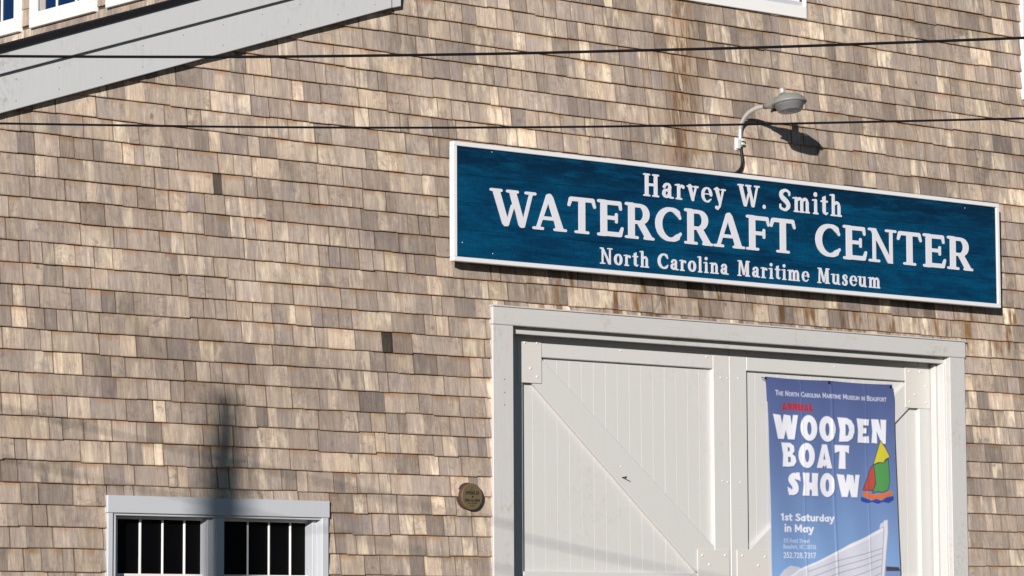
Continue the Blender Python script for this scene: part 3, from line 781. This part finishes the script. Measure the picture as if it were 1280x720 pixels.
# window over the sign, and the one at the right edge
def upper_window(x0, x1, z0, z1, glass):
    w = bpy.data.objects.new('window', None); COL.objects.link(w); w.parent = bld
    w.location = Vector((x0, 0, z0))-bld.location
    MB().box(x0, x1, -.035, .003, z0, z0+.085, .003).build('bottom_casing', WHITE, w)
    MB().box(x0, x0+.075, -.035, .003, z0+.0855, z1, .003).build('side_casing', WHITE, w)
    MB().box(x1-.013-.05*(glass is not GLASSPALE), x1, -.035, .003, z0+.0855, z1, .003).build('side_casing', WHITE, w)
    s = MB().box(x0+.076, x1-.0135-.05*(glass is not GLASSPALE), -.012, .02, z0+.0857, z0+.12, .003); s.build('sash', WINTRIM, w)
    MB().box(x0+.06, x1-.01, .008, .014, z0+.12, z1-.02).build('pane', glass, w)
    n = 4
    for i in range(1, n):
        xx = x0+.06+(x1-x0-.1)*i/n; MB().box(xx-.008, xx+.008, -.002, .007, z0+.12, z1-.05).build('muntin', WHITE, w)
    MB().box(x0+.03, x1-.01, .10, .12, z0+.06, z1-.06).build('backing', SHEATH, w)
    return w
upper_window(*top_o, GLASSPALE)['label'] = 'white framed window above the blue sign'
upper_window(*rw_o, GLASSDARK)

# side windows of the tall block
for k, (hi, lo) in enumerate(SW):
    w = bpy.data.objects.new('window', None); COL.objects.link(w); w.parent = bld
    w.location = Vector((XC, lo, zwb))-bld.location
    zt = zwb+1.3; xf = XC-.04; cw = .085
    MB().box(xf, XC+.003, lo, hi, zwb, zwb+.075, .003).build('bottom_casing', WHITE, w)
    MB().box(xf, XC+.003, lo, lo+cw*.8, zwb+.0755, zt, .003).build('side_casing', WHITE, w)
    MB().box(xf, XC+.003, hi-cw, hi, zwb+.0755, zt, .003).build('side_casing', WHITE, w)
    MB().box(xf+.018, XC+.003, lo+cw*.8+.001, hi-cw-.001, zwb+.0757, zwb+.115, .003).build('sash', WHITE, w)
    a, b = lo+cw*.8, hi-cw
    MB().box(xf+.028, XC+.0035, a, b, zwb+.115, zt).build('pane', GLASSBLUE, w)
    for i in (1, 2):
        yy = b-(b-a)*(.36*i); MB().box(xf+.020, xf+.0275, yy-.009, yy+.009, zwb+.115, zt).build('muntin', WHITE, w)
    MB().box(xf+.021, xf+.0270, b-.10, b-.025, zwb+.115, zt).build('curtain', CURTAIN, w)

# ------------------------------------------------------------------ barn door: casing, header, jambs
YD = .14; YP = .172                         # stile face, board face
cs = MB().box(door_o[0], 13.930, -.035, .003, 0, 3.616, .004).build('door_casing', TRIM, bld)
MB().box(18.030, door_o[1], -.035, .003, 0, 3.616, .004).build('door_casing', TRIM, bld)
MB().box(door_o[0]-.004, door_o[1]+.004, -.040, .003, 3.617, 3.733, .004).build('door_header', TRIMH, bld)
MB().box(door_o[0]-.01, door_o[1]+.01, -.050, .003, 3.7335, 3.742, .001).build('drip_edge', TRIMH, bld)
stz = at(760, 425.0, .022)[1]
MB().box(13.932, 18.027, .022, .06, stz, 3.70, .0012).build('track_cover', TRIMH, bld)
MB().box(13.83, 13.929, .004, .24, 0, 3.70, .002).build('door_jamb', TRIM, bld)
j = MB(); j.box(18.029, 18.14, .004, .24, 0, 3.70, .002); j.build('door_jamb', DOORPAINT, bld)
MB().box(18.010, 18.0285, .008, .075, 0, stz-.001, .004).build('jamb_moulding', DOORPAINT, bld)
MB().box(17.996, 18.0285, .082, .13, 0, stz-.001, .005).build('jamb_moulding', DOORPAINT, bld)

xm = at(912.5, 580, YD)[0]                  # meeting line of the two leaves
dzt = at(760, 431, YD)[1]+.03
railb = at(780, 453.4, YD)[1]
midt = at(770, 715.5, YD)[1]
def bolt(x, z, y, parent, r=.0085):
    MB().lathe([(r, 0), (r*.95, .003), (r*.6, .0065), (.0005, .0075)], (x, y+.0005, z), (0, -1, 0), 10).build('bolt', BOLT, parent, True)
def leaf(x0, x1, xpl, xpr, brace, label):
    d = bpy.data.objects.new('barn_door', None); COL.objects.link(d); d.parent = bld
    d.location = Vector((x0, YD, 0))-bld.location; d['label'] = label
    # boards with open joints
    n = int(round((xpr-xpl)/.108)); w = (xpr-xpl)/n
    for i in range(n):
        a = xpl+i*w; dy = rnd.uniform(-.0007, .0007)
        MB().prism([(a+.0006, .05), (a+w-.0006, .05), (a+w-.0006, railb+.03), (a+.0006, railb+.03)], YP+dy, YP+.02, .0008).build('board', DOORPAINT, d)
    MB().box(x0+.01, x1-.01, YP+.021, YP+.03, .04, railb+.04).build('back_panel', DOORPAINT, d)
    MB().box(x0, xpl, YD, YP+.02, .03, dzt, .004).build('stile', DOORPAINT, d)
    MB().box(xpr, x1, YD, YP+.02, .03, dzt, .004).build('stile', DOORPAINT, d)
    MB().box(xpl+.0005, xpr-.0005, YD+.001, YP-.001, railb, dzt-.001, .004).build('top_rail', DOORPAINT, d)
    MB().box(xpl+.0005, xpr-.0005, YD+.001, YP-.001, midt-.16, midt, .004).build('middle_rail', DOORPAINT, d)
    MB().box(xpl+.0005, xpr-.0005, YD+.001, YP-.001, .03, .25, .004).build('bottom_rail', DOORPAINT, d)
    MB().prism(brace, YD+.003, YP-.001, .003).build('brace', DOORPAINT, d)
    return d
def plate(d, x0, x1, z0, z1, spots):
    MB().box(x0, x1, YD-.006, YD-.0005, z0, z1, .0015).build('corner_plate', PLATE, d)
    for x, z in spots: bolt(x, z, YD-.006, d)
p = lambda x, y: at(x, y, YD)
lx0, lxp = 13.960, at(654.0, 600, YD)[0]; lxr = at(892.5, 580, YD)[0]
br = [p(668, 481), p(873, 714), p(880, 712), p(880, 683), p(676.5, 447.5), p(668, 447.5)]
br = [p(666, 479), p(871.5, 714.5), (lxr-.002, midt+.002), (lxr-.002, p(880, 683)[1]), p(677, 448), p(666, 448)]
dl = leaf(lx0, xm-.002, lxp, lxr, br, 'left leaf with its diagonal brace in view')
plate(dl, at(651.8, 450, YD-.006)[0]-.03, p(676.3, 450)[0], p(660, 478.5)[1], p(660, 424)[1]+.0,
      [p(655, 428), p(670.2, 428.8), p(662, 460.6), p(670.5, 471)])
plate(dl, p(871.5, 700)[0], p(911, 700)[0], p(890, 735)[1]-.1, p(890, 687)[1], [p(877, 694), p(905.5, 694), p(885.8, 705.5)])
rxl, rxr, rx1 = at(934.5, 580, YD)[0], at(1149.5, 560, YD)[0], at(1163.5, 560, YD)[0]+.02
br = [p(948, 690), p(953, 700), p(1138.5, 509), (rxr-.003, p(1148, 500)[1]), (rxr-.003, p(1140, 472)[1]), p(1136, 474), (rxl+.004, p(937, 680)[1]), (rxl+.004, p(937, 705)[1])]
br = [(rxl+.004, p(937, 712)[1]), p(948, 712), (rxr-.003, p(1149, 498)[1]), (rxr-.003, railb-.002), p(1136, 474.5), (rxl+.004, p(937, 688)[1])]
dr = leaf(xm+.002, rx1, rxl, rxr, br, 'right leaf behind the banner')
plate(dr, p(1130.8, 480)[0], p(1162, 480)[0], p(1145, 510.3)[1], p(1145, 458.5)[1],
      [p(1135.6, 464), p(1148.7, 465), p(1156, 482.8), p(1142.2, 493.3), p(1136.3, 502), p(1156.6, 503.5)])
plate(dr, p(920.8, 700)[0], p(967, 700)[0], p(940, 735)[1]-.1, p(940, 687.5)[1], [p(927, 694.5), p(955.5, 696), p(947, 706.8)])
for q in ((775.5, 438.5), (883.2, 446.3)): bolt(*p(*q), YD+.001, dl, .006)
for q in ((900.5, 472), (908.8, 472.8)): bolt(*p(*q), YD, dl, .0055)
for q in ((903, 601), (909.5, 602.6)): bolt(*p(*q), YD, dl, .0055)
for q in ((922.5, 473), (925, 603), (1043, 458.5)): bolt(*p(*q), YD, dr, .0055)
for q in ((776.5, 583),): bolt(*p(*q), YD+.003, dl, .0055)
a_ = [p(787.2, 601.7), p(780, 598), p(777, 597), p(783, 595.7), p(781, 597.5)]
MB().tube([(x, YD-.004, z) for x, z in a_], .0022, 6).build('bent_nail', INK, dl)
# casing nails
for q in ((630.8, 474), (630.8, 490.5), (630.8, 506)): 
    x, z = at(*q, -.035); MB().lathe([(.006, 0), (.005, .0015), (.0005, .002)], (x, -.0345, z), (0, -1, 0), 8).build('nail', LAMPGREY, cs)

# ================================================================== SIGN
SY = -.140
sx0, sz1 = at(567.0, 175.8, SY); sx1, _ = at(1249, 255, SY); _, sz0 = at(567.6, 325.7, SY)
sign = thing('sign_board', 'long navy blue sign reading WATERCRAFT CENTER in raised white letters above the barn door', 'sign', (sx0, 0, sz0))
fr = .029
MB().box(sx0, sx1, SY, -.096, sz1-fr, sz1, .003).build('frame_rail', SIGNFRAME, sign)
MB().box(sx0, sx1, SY, -.096, sz0, sz0+fr, .003).build('frame_rail', SIGNFRAME, sign)
MB().box(sx0, sx0+fr+.0, SY+.0005, -.096, sz0+fr+.0005, sz1-fr-.0005, .002).build('frame_stile', SIGNFRAME, sign)
MB().box(sx1-fr, sx1, SY+.0005, -.096, sz0+fr+.0005, sz1-fr-.0005, .002).build('frame_stile', SIGNFRAME, sign)
FACE = SY+.014
nb = 4; hh = (sz1-sz0-2*fr)/nb
for i in range(nb):
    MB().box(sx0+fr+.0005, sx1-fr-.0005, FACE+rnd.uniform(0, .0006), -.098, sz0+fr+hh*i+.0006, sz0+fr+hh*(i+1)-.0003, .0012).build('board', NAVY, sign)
YL = FACE-.006
def word(txt, xl, xr_, yb, yt, ref):
    """baseline and cap line measured at pixel column ref"""
    zb = at(ref, yb, YL)[1]; zt = at(ref, yt, YL)[1]
    raised_text(txt, SERIF, 'serif', at(xl, yb, YL)[0], at(xr_, yb, YL)[0], zb, zt-zb, FACE-.0003, .006, LETTER, sign, track=.13, space=.5)
def line_z(ref0, y0, ref1, y1): return (at(ref0, y0, YL)[1]+at(ref1, y1, YL)[1])/2
for txt, xl, xr_ in (('Harvey', 804.2, 908), ('W.', 922.5, 958.8), ('Smith', 973.6, 1053)):
    zb = line_z(810, 245.4, 1040, 270.2); zt = at(812, 217.0, YL)[1]
    raised_text(txt, SERIF, 'serif', at(xl, 260, YL)[0], at(xr_, 260, YL)[0], zb, zt-zb, FACE-.0003, .006, LETTER, sign, track=.13, space=.5)
for txt, xl, xr_ in (('WATERCRAFT', 612.4, 995), ('CENTER', 1019, 1216)):
    zb = line_z(720, 290.6, 1200, 338.8); zt = at(620, 235.2, YL)[1]
    raised_text(txt, SERIF, 'serif', at(xl, 300, YL)[0], at(xr_, 300, YL)[0], zb, zt-zb, FACE-.0003, .006, LETTER, sign, track=.02)
for txt, xl, xr_ in (('North', 750.2, 812), ('Carolina', 822.5, 910.6), ('Maritime', 922, 1011.5), ('Museum', 1021.8, 1100.8)):
    zb = line_z(754, 329.6, 1095, 360.6); zt = at(753, 309.2, YL)[1]
    raised_text(txt, SERIF, 'serif', at(xl, 340, YL)[0], at(xr_, 340, YL)[0], zb, zt-zb, FACE-.0003, .006, LETTER, sign, track=.13, space=.5)
for q in ((615, 190), (616, 317), (578, 303), (862.5, 341), (996, 354.5), (1206, 260), (1212, 374)):
    x, z = at(*q, FACE); MB().lathe([(.004, 0), (.003, .002), (.0003, .0025)], (x, FACE+.001, z), (0, -1, 0), 8).build('screw', BOLT if q[1] < 320 else INK, sign)
for x in (sx0+.4, (sx0+sx1)/2, sx1-.4):
    MB().box(x-.03, x+.03, -.0955, -.002, sz0+.02, sz1-.02).build('batten', SHEATH, sign)

# ================================================================== LAMP
LX = 15.972
lamp = thing('wall_lamp', 'grey area lamp on a curved galvanized arm above the blue sign', 'lamp', (LX, 0, 4.96))
arm = []
for px_, py_ in ((924.6, 184), (924.3, 172), (925.6, 160), (929.6, 149), (936.5, 140.5), (945, 135.5), (953.5, 133.2), (962, 131.5)):
    y, z = at_side(px_, py_, LX); arm.append((LX, min(y, -.030), z))
def smooth_path(pts, n=5):
    p_ = [Vector(q) for q in pts]; p_ = [2*p_[0]-p_[1]]+p_+[2*p_[-1]-p_[-2]]; out = []
    for i in range(1, len(p_)-2):
        for k in range(n+(i == len(p_)-3)):
            t = k/n; out.append(.5*((2*p_[i])+(-p_[i-1]+p_[i+1])*t+(2*p_[i-1]-5*p_[i]+4*p_[i+1]-p_[i+2])*t*t+(-p_[i-1]+3*p_[i]-3*p_[i+1]+p_[i+2])*t**3))
    return out
MB().tube(smooth_path(arm), .0155, 14).build('arm', GALV, lamp, True)
b = MB(); zc_ = arm[0][2]+.02
b.box(LX-.042, LX+.012, -.030, -.013, zc_-.045, zc_+.045, .004); b.box(LX-.045, LX-.012, -.050, -.030, zc_-.035, zc_+.035, .004)
b.box(LX+.0, LX+.026, -.050, -.013, zc_-.005, zc_+.012, .002); b.box(LX+.0, LX+.026, -.050, -.013, zc_+.022, zc_+.038, .002)
b.build('bracket', BRACKET, lamp)
cb = [(LX, -.034, arm[0][2]+.0), (LX+.006, -.036, 4.92), (LX+.010, -.04, 4.87), (LX-.004, -.045, 4.825), (LX-.040, -.050, 4.79), (LX-.08, -.04, 4.765)]
MB().tube(smooth_path(cb), .0105, 12).build('cable', BLACKRUB, lamp, True)
MB().tube(smooth_path([(x+.012, y+.012, z) for x, y, z in cb]), .006, 8).build('cable', BLACKRUB, lamp, True)
hy, hz_ = at_side(986.5, 129.0, LX)          # centre of the rim
ax = Vector((0, -.16, -1)).normalized()      # optical axis, tipped slightly outward
top = -ax
HC = Vector((LX, hy, hz_))
MB().lathe([(.116, -.007), (.121, .0), (.118, .006), (.110, .019), (.097, .036), (.072, .052), (.042, .062), (.0005, .066)], HC, top, 36).build('hood', LAMPGREY, lamp, True)
for k in range(3):      # cooling ribs over the hood
    ang = (-28, 0, 28)[k]; pts = []
    for i in range(9):
        a = math.radians(-62+15.5*i); rr = .098
        e1 = Vector((0, -1, 0)); sd = Vector((1, 0, 0))
        pts.append(HC+top*(math.cos(a)*.062+.006)+(e1*math.sin(a))*rr*.95+sd*(math.radians(ang)*.09*math.cos(a)))
    MB().tube(pts, .0045, 6).build('rib', LAMPGREY, lamp, True)
ln = [(.094, -.004), (.099, -.010)]
for i in range(7): ln += [(.099-.0022*i-.003, -.014-.0055*i), (.099-.0022*i, -.0165-.0055*i)]
MB().lathe(ln+[(.078, -.056), (.050, -.062), (.0005, -.064)], HC, top, 36).build('lens', LENS, lamp, False)
ae = Vector(arm[-1]); 
nk = MB().tube([ae+Vector((0, .05, -.004)), ae+Vector((0, .01, 0)), ae+Vector((0, -.04, .004)), Vector((LX, hy+.085, hz_+.018)), Vector((LX, hy+.04, hz_+.028))], [.019, .023, .036, .046, .046], 18)
nk.build('housing', LAMPGREY, lamp, True)
cy_, cz_ = at_side(977.8, 117, LX)
MB().lathe([(.022, -.025), (.022, .018), (.018, .026), (.0005, .028)], (LX, cy_, cz_+.012), (0, 0, 1), 18).build('photocell', GALV, lamp, True)
y_, z_ = at_side(968, 137, LX)
c = MB(); c.box(LX-.012, LX+.012, y_-.022, y_+.022, z_-.012, z_+.006, .003); c.tube([(LX, y_+.02, z_-.006), (LX, y_+.03, z_-.012)], .007, 8); c.build('latch', BLACKRUB, lamp)

# ================================================================== ALARM GONG PLATE
gy = -.062
gx, gz = at(590.3, 620.8, gy); R_ = .083
gong = thing('alarm_plaque', 'small round sprinkler fire alarm plate on the shingles left of the barn door', 'alarm', (gx, 0, gz))
MB().lathe([(.087, 0), (.087, .004), (.084, .006)], (gx-.004, -.012, gz+.004), (0, -1, 0), 48).build('flange', RED, gong)
MB().lathe([(.080, 0), (.083, .010), (.084, .036), (R_, .042)], (gx, -.015, gz), (0, -1, 0), 48).build('bell', RED, gong, True)
MB().lathe([(R_+.001, 0), (R_+.001, .004), (R_-.002, .0058), (R_-.006, .0058)], (gx, gy+.0055, gz), (0, -1, 0), 48).build('face_plate', BRASS, gong)
def plaque_text(txt, w, dz, h, font=SANSB):
    raised_text(txt, font, 'sansb', gx-w/2, gx+w/2, gz+dz, h, gy+.0002, .0008, INK, gong, 'lettering', 0, .04, .3, 0)
plaque_text('SPRINKLER', .112, .012, .022); plaque_text('FIRE-ALARM', .122, -.034, .020)
plaque_text('THIS ALARM', .076, -.047, .0075); plaque_text('POLICE', .04, -.062, .006)
MB().lathe([(.0065, 0), (.0065, .001)], (gx+.004, gy+.0002, gz-.001), (0, -1, 0), 12).build('dot', INK, gong)
tri = [(0, .062), (-.018, .038), (.018, .038)]
MB().tube([(gx+a, gy-.0003, gz+b_) for a, b_ in tri+[tri[0], tri[1]]], .0013, 6).build('triangle', INK, gong)

# ================================================================== BANNER (printed colours computed per vertex)
YB = .115
bn = lambda x, y: np.array(at(x, y, YB))
TL, TR = bn(956.2, 470.6), bn(1115.2, 481.8)
bl_ = bn(964.5, 712); br_ = bn(1123.6, 712)
xl0, xr0, zt0 = TL[0], bn(1118.5, 560)[0], TL[1]
NX, NZ = 330, 520; HZ = 1.75
xl1 = bl_[0]
us = np.linspace(0, 1, NX); vs_ = np.linspace(0, 1, NZ)
U, V = np.meshgrid(us, vs_)
Zb = zt0-V*HZ
tz_ = (zt0-Zb)/(zt0-bl_[1])
xleft = xl0+(bn(962, 600)[0]-xl0)*np.clip(tz_*2, 0, 1)*1.0
xleft = xl0+(xl1-xl0)*np.clip(tz_, 0, 1.2)**.9
xright = xr0+(br_[0]-xr0)*np.clip((tz_-.25)/.75, 0, 1.2)
shoulder = np.exp(-((zt0-Zb)/.06)**2)*.022
Xb = xleft+(xright-shoulder-xleft)*U
sag = .012*np.abs(np.sin(np.pi*2*U))**.9*(1-np.clip(V*8, 0, 1))
sl = .0
Zb = Zb-sag*.55
rng = np.random.default_rng(3)
ripple = .0035*np.sin(U*21+1.2*np.sin(V*5))*np.clip(V*5, .15, 1)+.0025*np.sin(U*9+V*14)+.004*np.sin(V*7+U*3)*np.clip(V*3, 0, 1)
crease = .0035*np.exp(-((U-.505)/.008)**2)+.002*np.exp(-((U-.77)/.006)**2)+.002*np.exp(-((U-.27)/.006)**2)
Yb = YB-ripple-crease-.004
COLB = np.zeros((NZ, NX, 3)); 
def srgb(r, g_, b_):
    c_ = np.array([r, g_, b_])/255; return np.where(c_ <= .04045, c_/12.92, ((c_+.055)/1.055)**2.4)
pos_z = zt0-V*HZ
zc0, zc1 = zt0, bn(1040, 712)[1]
g0, gm, g1 = srgb(80, 92, 140), srgb(104, 126, 174), srgb(128, 162, 210)
tt = np.clip((zc0-pos_z)/(zc0-zc1), 0, 1.2)[..., None]
COLB[:] = np.where(tt < .5, g0+(gm-g0)*(tt/.5), gm+(g1-gm)*((tt-.5)/.5))
pxw = (xr0-xl0)/NX
def paint(mask, col): COLB[:] = COLB*(1-mask[..., None])+np.asarray(col)*mask[..., None]
def aa(d, scale=1.0): return np.clip(.5-d*scale/(1.6*pxw), 0, 1)
def print_text(txt, font, xl, xr_, yb, yt, ref, col, track=.06, space=.40, small=None, shadow=False, k=0.0, grow=0.0):
    zb = bn(ref, yb)[1]; h = bn(ref, yt)[1]-zb; x0 = bn(xl, yb)[0]; x1 = bn(xr_, yb)[0]
    pl, W = layout(txt, font, track, space, small); sx = (x1-x0)/W
    for off, cc in (((.007, -.007), None), ((0, 0), col)) if shadow else (((0, 0), col),):
        for ch, gxx, sc in pl:
            gx0 = x0+gxx*sx+off[0]; gz0 = zb+off[1]; w = font[ch][0]*sx*sc
            m = (Xb > gx0-.02) & (Xb < gx0+w+.02) & (pos_z > gz0-.35*h) & (pos_z < gz0+1.15*h)
            if not m.any(): continue
            X_ = (Xb[m]-gx0)/(sx*sc); Y_ = (pos_z[m]-gz0)/(h*sc)
            d = (field(font[ch][1], X_, Y_, k)-grow)*min(sx, h)*sc
            full = np.zeros(Xb.shape); full[m] = aa(d)
            if cc is None: paint(full*.5, srgb(40, 55, 110))
            else: paint(full, cc)
wht = srgb(235, 236, 246)
print_text('The North Carolina Maritime Museum in Beaufort', SANS, 968.4, 1107.1, 493.7, 487.2, 969, srgb(214, 218, 236), .07, .42, .78)
print_text('ANNUAL', {**SANSB, **{k_: CHUNKY[k_] for k_ in 'NUAL'}}, 976.3, 1016, 512.4, 503, 977, srgb(178, 44, 48), .06)
print_text('WOODEN', CHUNKY, 965.4, 1108.2, 548.2, 517.5, 968, wht, .07, shadow=True)
print_text('BOAT', CHUNKY, 976.5, 1061.3, 583.0, 553.2, 978, wht, .08, shadow=True)
print_text('SHOW', CHUNKY, 984.2, 1076, 618.9, 590.2, 986, wht, .08, shadow=True)
print_text('1st Saturday', SANSB, 975.3, 1043, 650.6, 641.4, 976, wht, .05, .34)
print_text('in May', SANSB, 980.3, 1017, 664.9, 655, 981, wht, .05, .34)
print_text('315 Front Street', SANSL, 978.9, 1012.5, 678.3, 673, 979, srgb(205, 218, 242), .08)
print_text('Beaufort, NC 28516', SANSL, 978.9, 1019.7, 685.8, 680.4, 979, srgb(205, 218, 242), .08)
print_text('252.728.7317', SANSL, 979.2, 1019.2, 697.2, 690.2, 980, wht, .08)
def blob(pts, col, ref=None, soft=1.0, outline=None):
    q = [tuple(bn(*a)) for a in pts]; d = field([('p', q)], Xb, pos_z, 0)
    if outline is not None: paint(aa(d-.006), outline)
    paint(aa(d, soft), col)
dk = srgb(40, 50, 90)
blob([(1079, 613), (1084, 600), (1089, 585), (1093, 580.5), (1095, 590), (1094, 603), (1092, 613), (1084, 612)], srgb(176, 78, 66), outline=dk)
blob([(1093, 581), (1100, 578.5), (1104, 579), (1109.5, 574), (1110.5, 590), (1111, 603), (1109, 612), (1103, 615), (1096, 614), (1091, 616), (1095, 604)], srgb(82, 148, 82), outline=dk)
blob([(1100.5, 551.5), (1106, 560), (1111.5, 571), (1106, 574), (1104, 578), (1098, 577.5), (1092.5, 580), (1096, 567)], srgb(206, 196, 60), outline=dk)
blob([(1077.5, 613), (1084, 614.5), (1092, 618), (1101, 617), (1108, 615), (1115, 613), (1113, 621), (1104, 624), (1092, 626), (1081, 622)], srgb(204, 112, 74))
blob([(1076, 621), (1083, 623), (1089, 626), (1095, 623.5), (1101, 626), (1107, 621.5), (1116, 620), (1116.5, 625), (1110, 629), (1103, 627.5), (1097, 630), (1090, 627.5), (1084, 629), (1076, 626.5)], srgb(44, 72, 152))
# printed skiff
blob([(1107, 708), (1122, 709), (1124, 714), (1107, 714)], srgb(70, 66, 84))
blob([(1107, 714.5), (1124, 714.5), (1124, 740), (1107, 740)], srgb(120, 146, 190))
blob([(974, 720), (980, 712), (988, 707), (999, 709), (1003, 714), (990, 722), (975, 726)], srgb(196, 200, 214))
hull = [(985, 724), (1000, 712), (1020, 703.5), (1045, 692), (1060, 683), (1080, 674), (1104, 660), (1105, 690), (1103, 760), (1050, 860), (985, 900)]
blob(hull, srgb(206, 208, 222))
blob([(982, 724), (1000, 711), (1020, 702.3), (1037, 693.5), (1052, 686), (1062, 680), (1082, 671), (1105, 658.5), (1105, 662.5), (1083, 675), (1062, 684.5), (1045, 693), (1021, 704.5), (1000, 714), (984, 727)], srgb(226, 226, 234))
for y0_, y1_ in ((700, 688), (708, 694), (716, 701), (726, 709), (738, 718)):
    pts = [(1008+(y0_-690)*.2, y0_+14), (1045, y0_+1), (1080, (y0_+y1_)/2-2), (1103, y1_-3)]
    blob(pts+[(a, b_+.75) for a, b_ in reversed(pts)], srgb(140, 138, 152))
blob([(1104.2, 651), (1108.5, 650), (1109, 665), (1106.5, 700), (1104.5, 725), (1101.5, 760), (1101, 725), (1103, 700), (1104.6, 665)], srgb(214, 214, 226), outline=srgb(150, 150, 165))
blob([(1100, 655), (1104.5, 652), (1104.5, 658), (1099, 661)], srgb(205, 206, 218))
edge_m = np.clip(1-(U/.008), 0, 1)*(V > .1); paint(edge_m*.9, srgb(225, 228, 235))
idx = np.arange(NX*NZ).reshape(NZ, NX)
faces = np.stack([idx[:-1, :-1], idx[1:, :-1], idx[1:, 1:], idx[:-1, 1:]], -1).reshape(-1, 4)
co = np.stack([Xb, Yb, Zb], -1).reshape(-1, 3)
# straight fall of the top hem between its three eyelets follows the wall's horizontals
me = bpy.data.meshes.new('printed_cloth')
org = np.array([xl0, YB, zt0])
me.vertices.add(len(co)); me.vertices.foreach_set('co', (co-org).astype('f').ravel())
me.loops.add(faces.size); me.loops.foreach_set('vertex_index', faces.astype('i').ravel())
me.polygons.add(len(faces)); me.polygons.foreach_set('loop_start', np.arange(0, faces.size, 4, dtype='i'))
me.polygons.foreach_set('loop_total', np.full(len(faces), 4, 'i')); me.update(calc_edges=True); me.validate()
me.polygons.foreach_set('use_smooth', [True]*len(me.polygons))
ca = me.attributes.new('print', 'FLOAT_COLOR', 'POINT')
ca.data.foreach_set('color', np.concatenate([COLB.reshape(-1, 3), np.ones((NX*NZ, 1))], 1).astype('f').ravel())
t = NT('printed_vinyl'); an = t.n('ShaderNodeAttribute', attribute_name='print')
wv = t.noise((900, 1, 900), 2); 
BAN = t.out(t.mix(1.0, an.outputs['Color'], t.grey(t.math('ADD', t.math('MULTIPLY', t.noise((3, 3, 2), 4), .16), .84)), 'MULTIPLY'), .5, .35, 0, t.noise((6, 6, 2), 3, .5), .25, .01)
me.materials.append(BAN)
banner = thing('banner', 'blue vinyl banner reading WOODEN BOAT SHOW hung on the right leaf of the barn door', 'banner', tuple(org))
cloth = link('printed_cloth', me, banner, tuple(org))
for q, dx in (((957.2, 472.2), .0), ((1036.8, 477.4), 0), ((1113.6, 482.9), 0)):
    x, z = at(*q, YB-.012)
    MB().lathe([(.0035, 0), (.010, 0), (.010, .003), (.0035, .004)], (x, YB-.008, z-.004), (0, -1, 0), 14).build('eyelet', BLACKRUB, banner)
    MB().tube([(x, YB-.01, z-.004), (x, YD+.004, z+.006)], .003, 6).build('nail', INK, banner)

# ================================================================== OVERHEAD WIRES AND THE POLE THEY HANG FROM
WX, WY = 1.6, .74            # the wires' own pole, beyond the low end of the building
PX, PY = -2.10, -11.0          # the pole whose shadow falls above the double window
def wire_obj(name, pts, r, label):
    o = MB().tube(pts, r, 10).build(name, WIRE, None, True)
    tag(o, label=label, category='wire', group='overhead wires crossing in front of the wall'); return o
def wire_from(pix, a, b_, r, label, tail):
    """a wire in the vertical plane through ground points a and b, through the given pixels"""
    d = np.array([b_[0]-a[0], b_[1]-a[1], 0.0]); d /= np.linalg.norm(d); n = np.array([-d[1], d[0], 0.0]); pts = []
    for px_, py_ in pix:
        rr = _ray(px_, py_); t_ = ((np.array([*a, 0])-CAM)@n)/(rr@n); pts.append(tuple(CAM+rr*t_))
    sp_ = smooth_path(pts, 6)
    return wire_obj('wire', [Vector(tail)]+sp_+[Vector(tuple(np.array(pts[-1])+(np.array(pts[-1])-np.array(pts[-2]))*4+np.array([0, 0, .1])))], r, label)
w1 = wire_from([(0, 70.3), (160, 71), (320, 71), (480, 69.3), (640, 66.8), (800, 63), (960, 59), (1120, 53.4), (1280, 47.3)], (7.22, -4.78), (10.22, -7.73), .0058,
          'thick black overhead wire across the top, crossing the rake board', (WX+.10, WY-.02, 4.20))
w2 = wire_from([(0, 154.3), (195, 157.3), (320, 158.8), (480, 159.6), (640, 159.2), (800, 157.6), (960, 155), (1120, 151.6), (1280, 148)], (7.22, -4.82), (10.31, -7.67), .0046,
          'thinner black overhead wire, the lower one, passing just above the blue sign', (WX+.10, WY-.02, 3.92))
def pole(x, y, top, r, label, arm=None, pins=()):
    p_ = thing('utility_pole', label, 'pole', (x, y, 0))
    MB().tube([(x, y, -.3), (x, y, top-.9), (x, y, top-.55), (x, y, top-.3), (x, y, top-.05), (x, y, top)], [r*1.25, r*1.1, r, r*.72, r*.55, r*.3], 20).build('post', POLEWOOD, p_, True)
    if arm: MB().box(x+.05, x+arm[0], y-.02, y+.02, arm[1]-.04, arm[1], .004).build('cross_arm', POLEWOOD, p_)
    for px_, pz_ in pins:
        MB().lathe([(.02, 0), (.04, .02), (.03, .05), (.045, .07), (.02, .11)], (px_, y, pz_), (0, 0, 1), 16).build('insulator', PORCELAIN, p_, True)
pole(PX, PY, 6.74, .110, 'wooden pole standing out of frame whose soft shadow falls above the double window')
pole(WX, WY, 4.6, .10, 'wooden pole out of frame at the left that carries both wires', None, ((WX+.10, 4.16), (WX+.10, 3.88)))
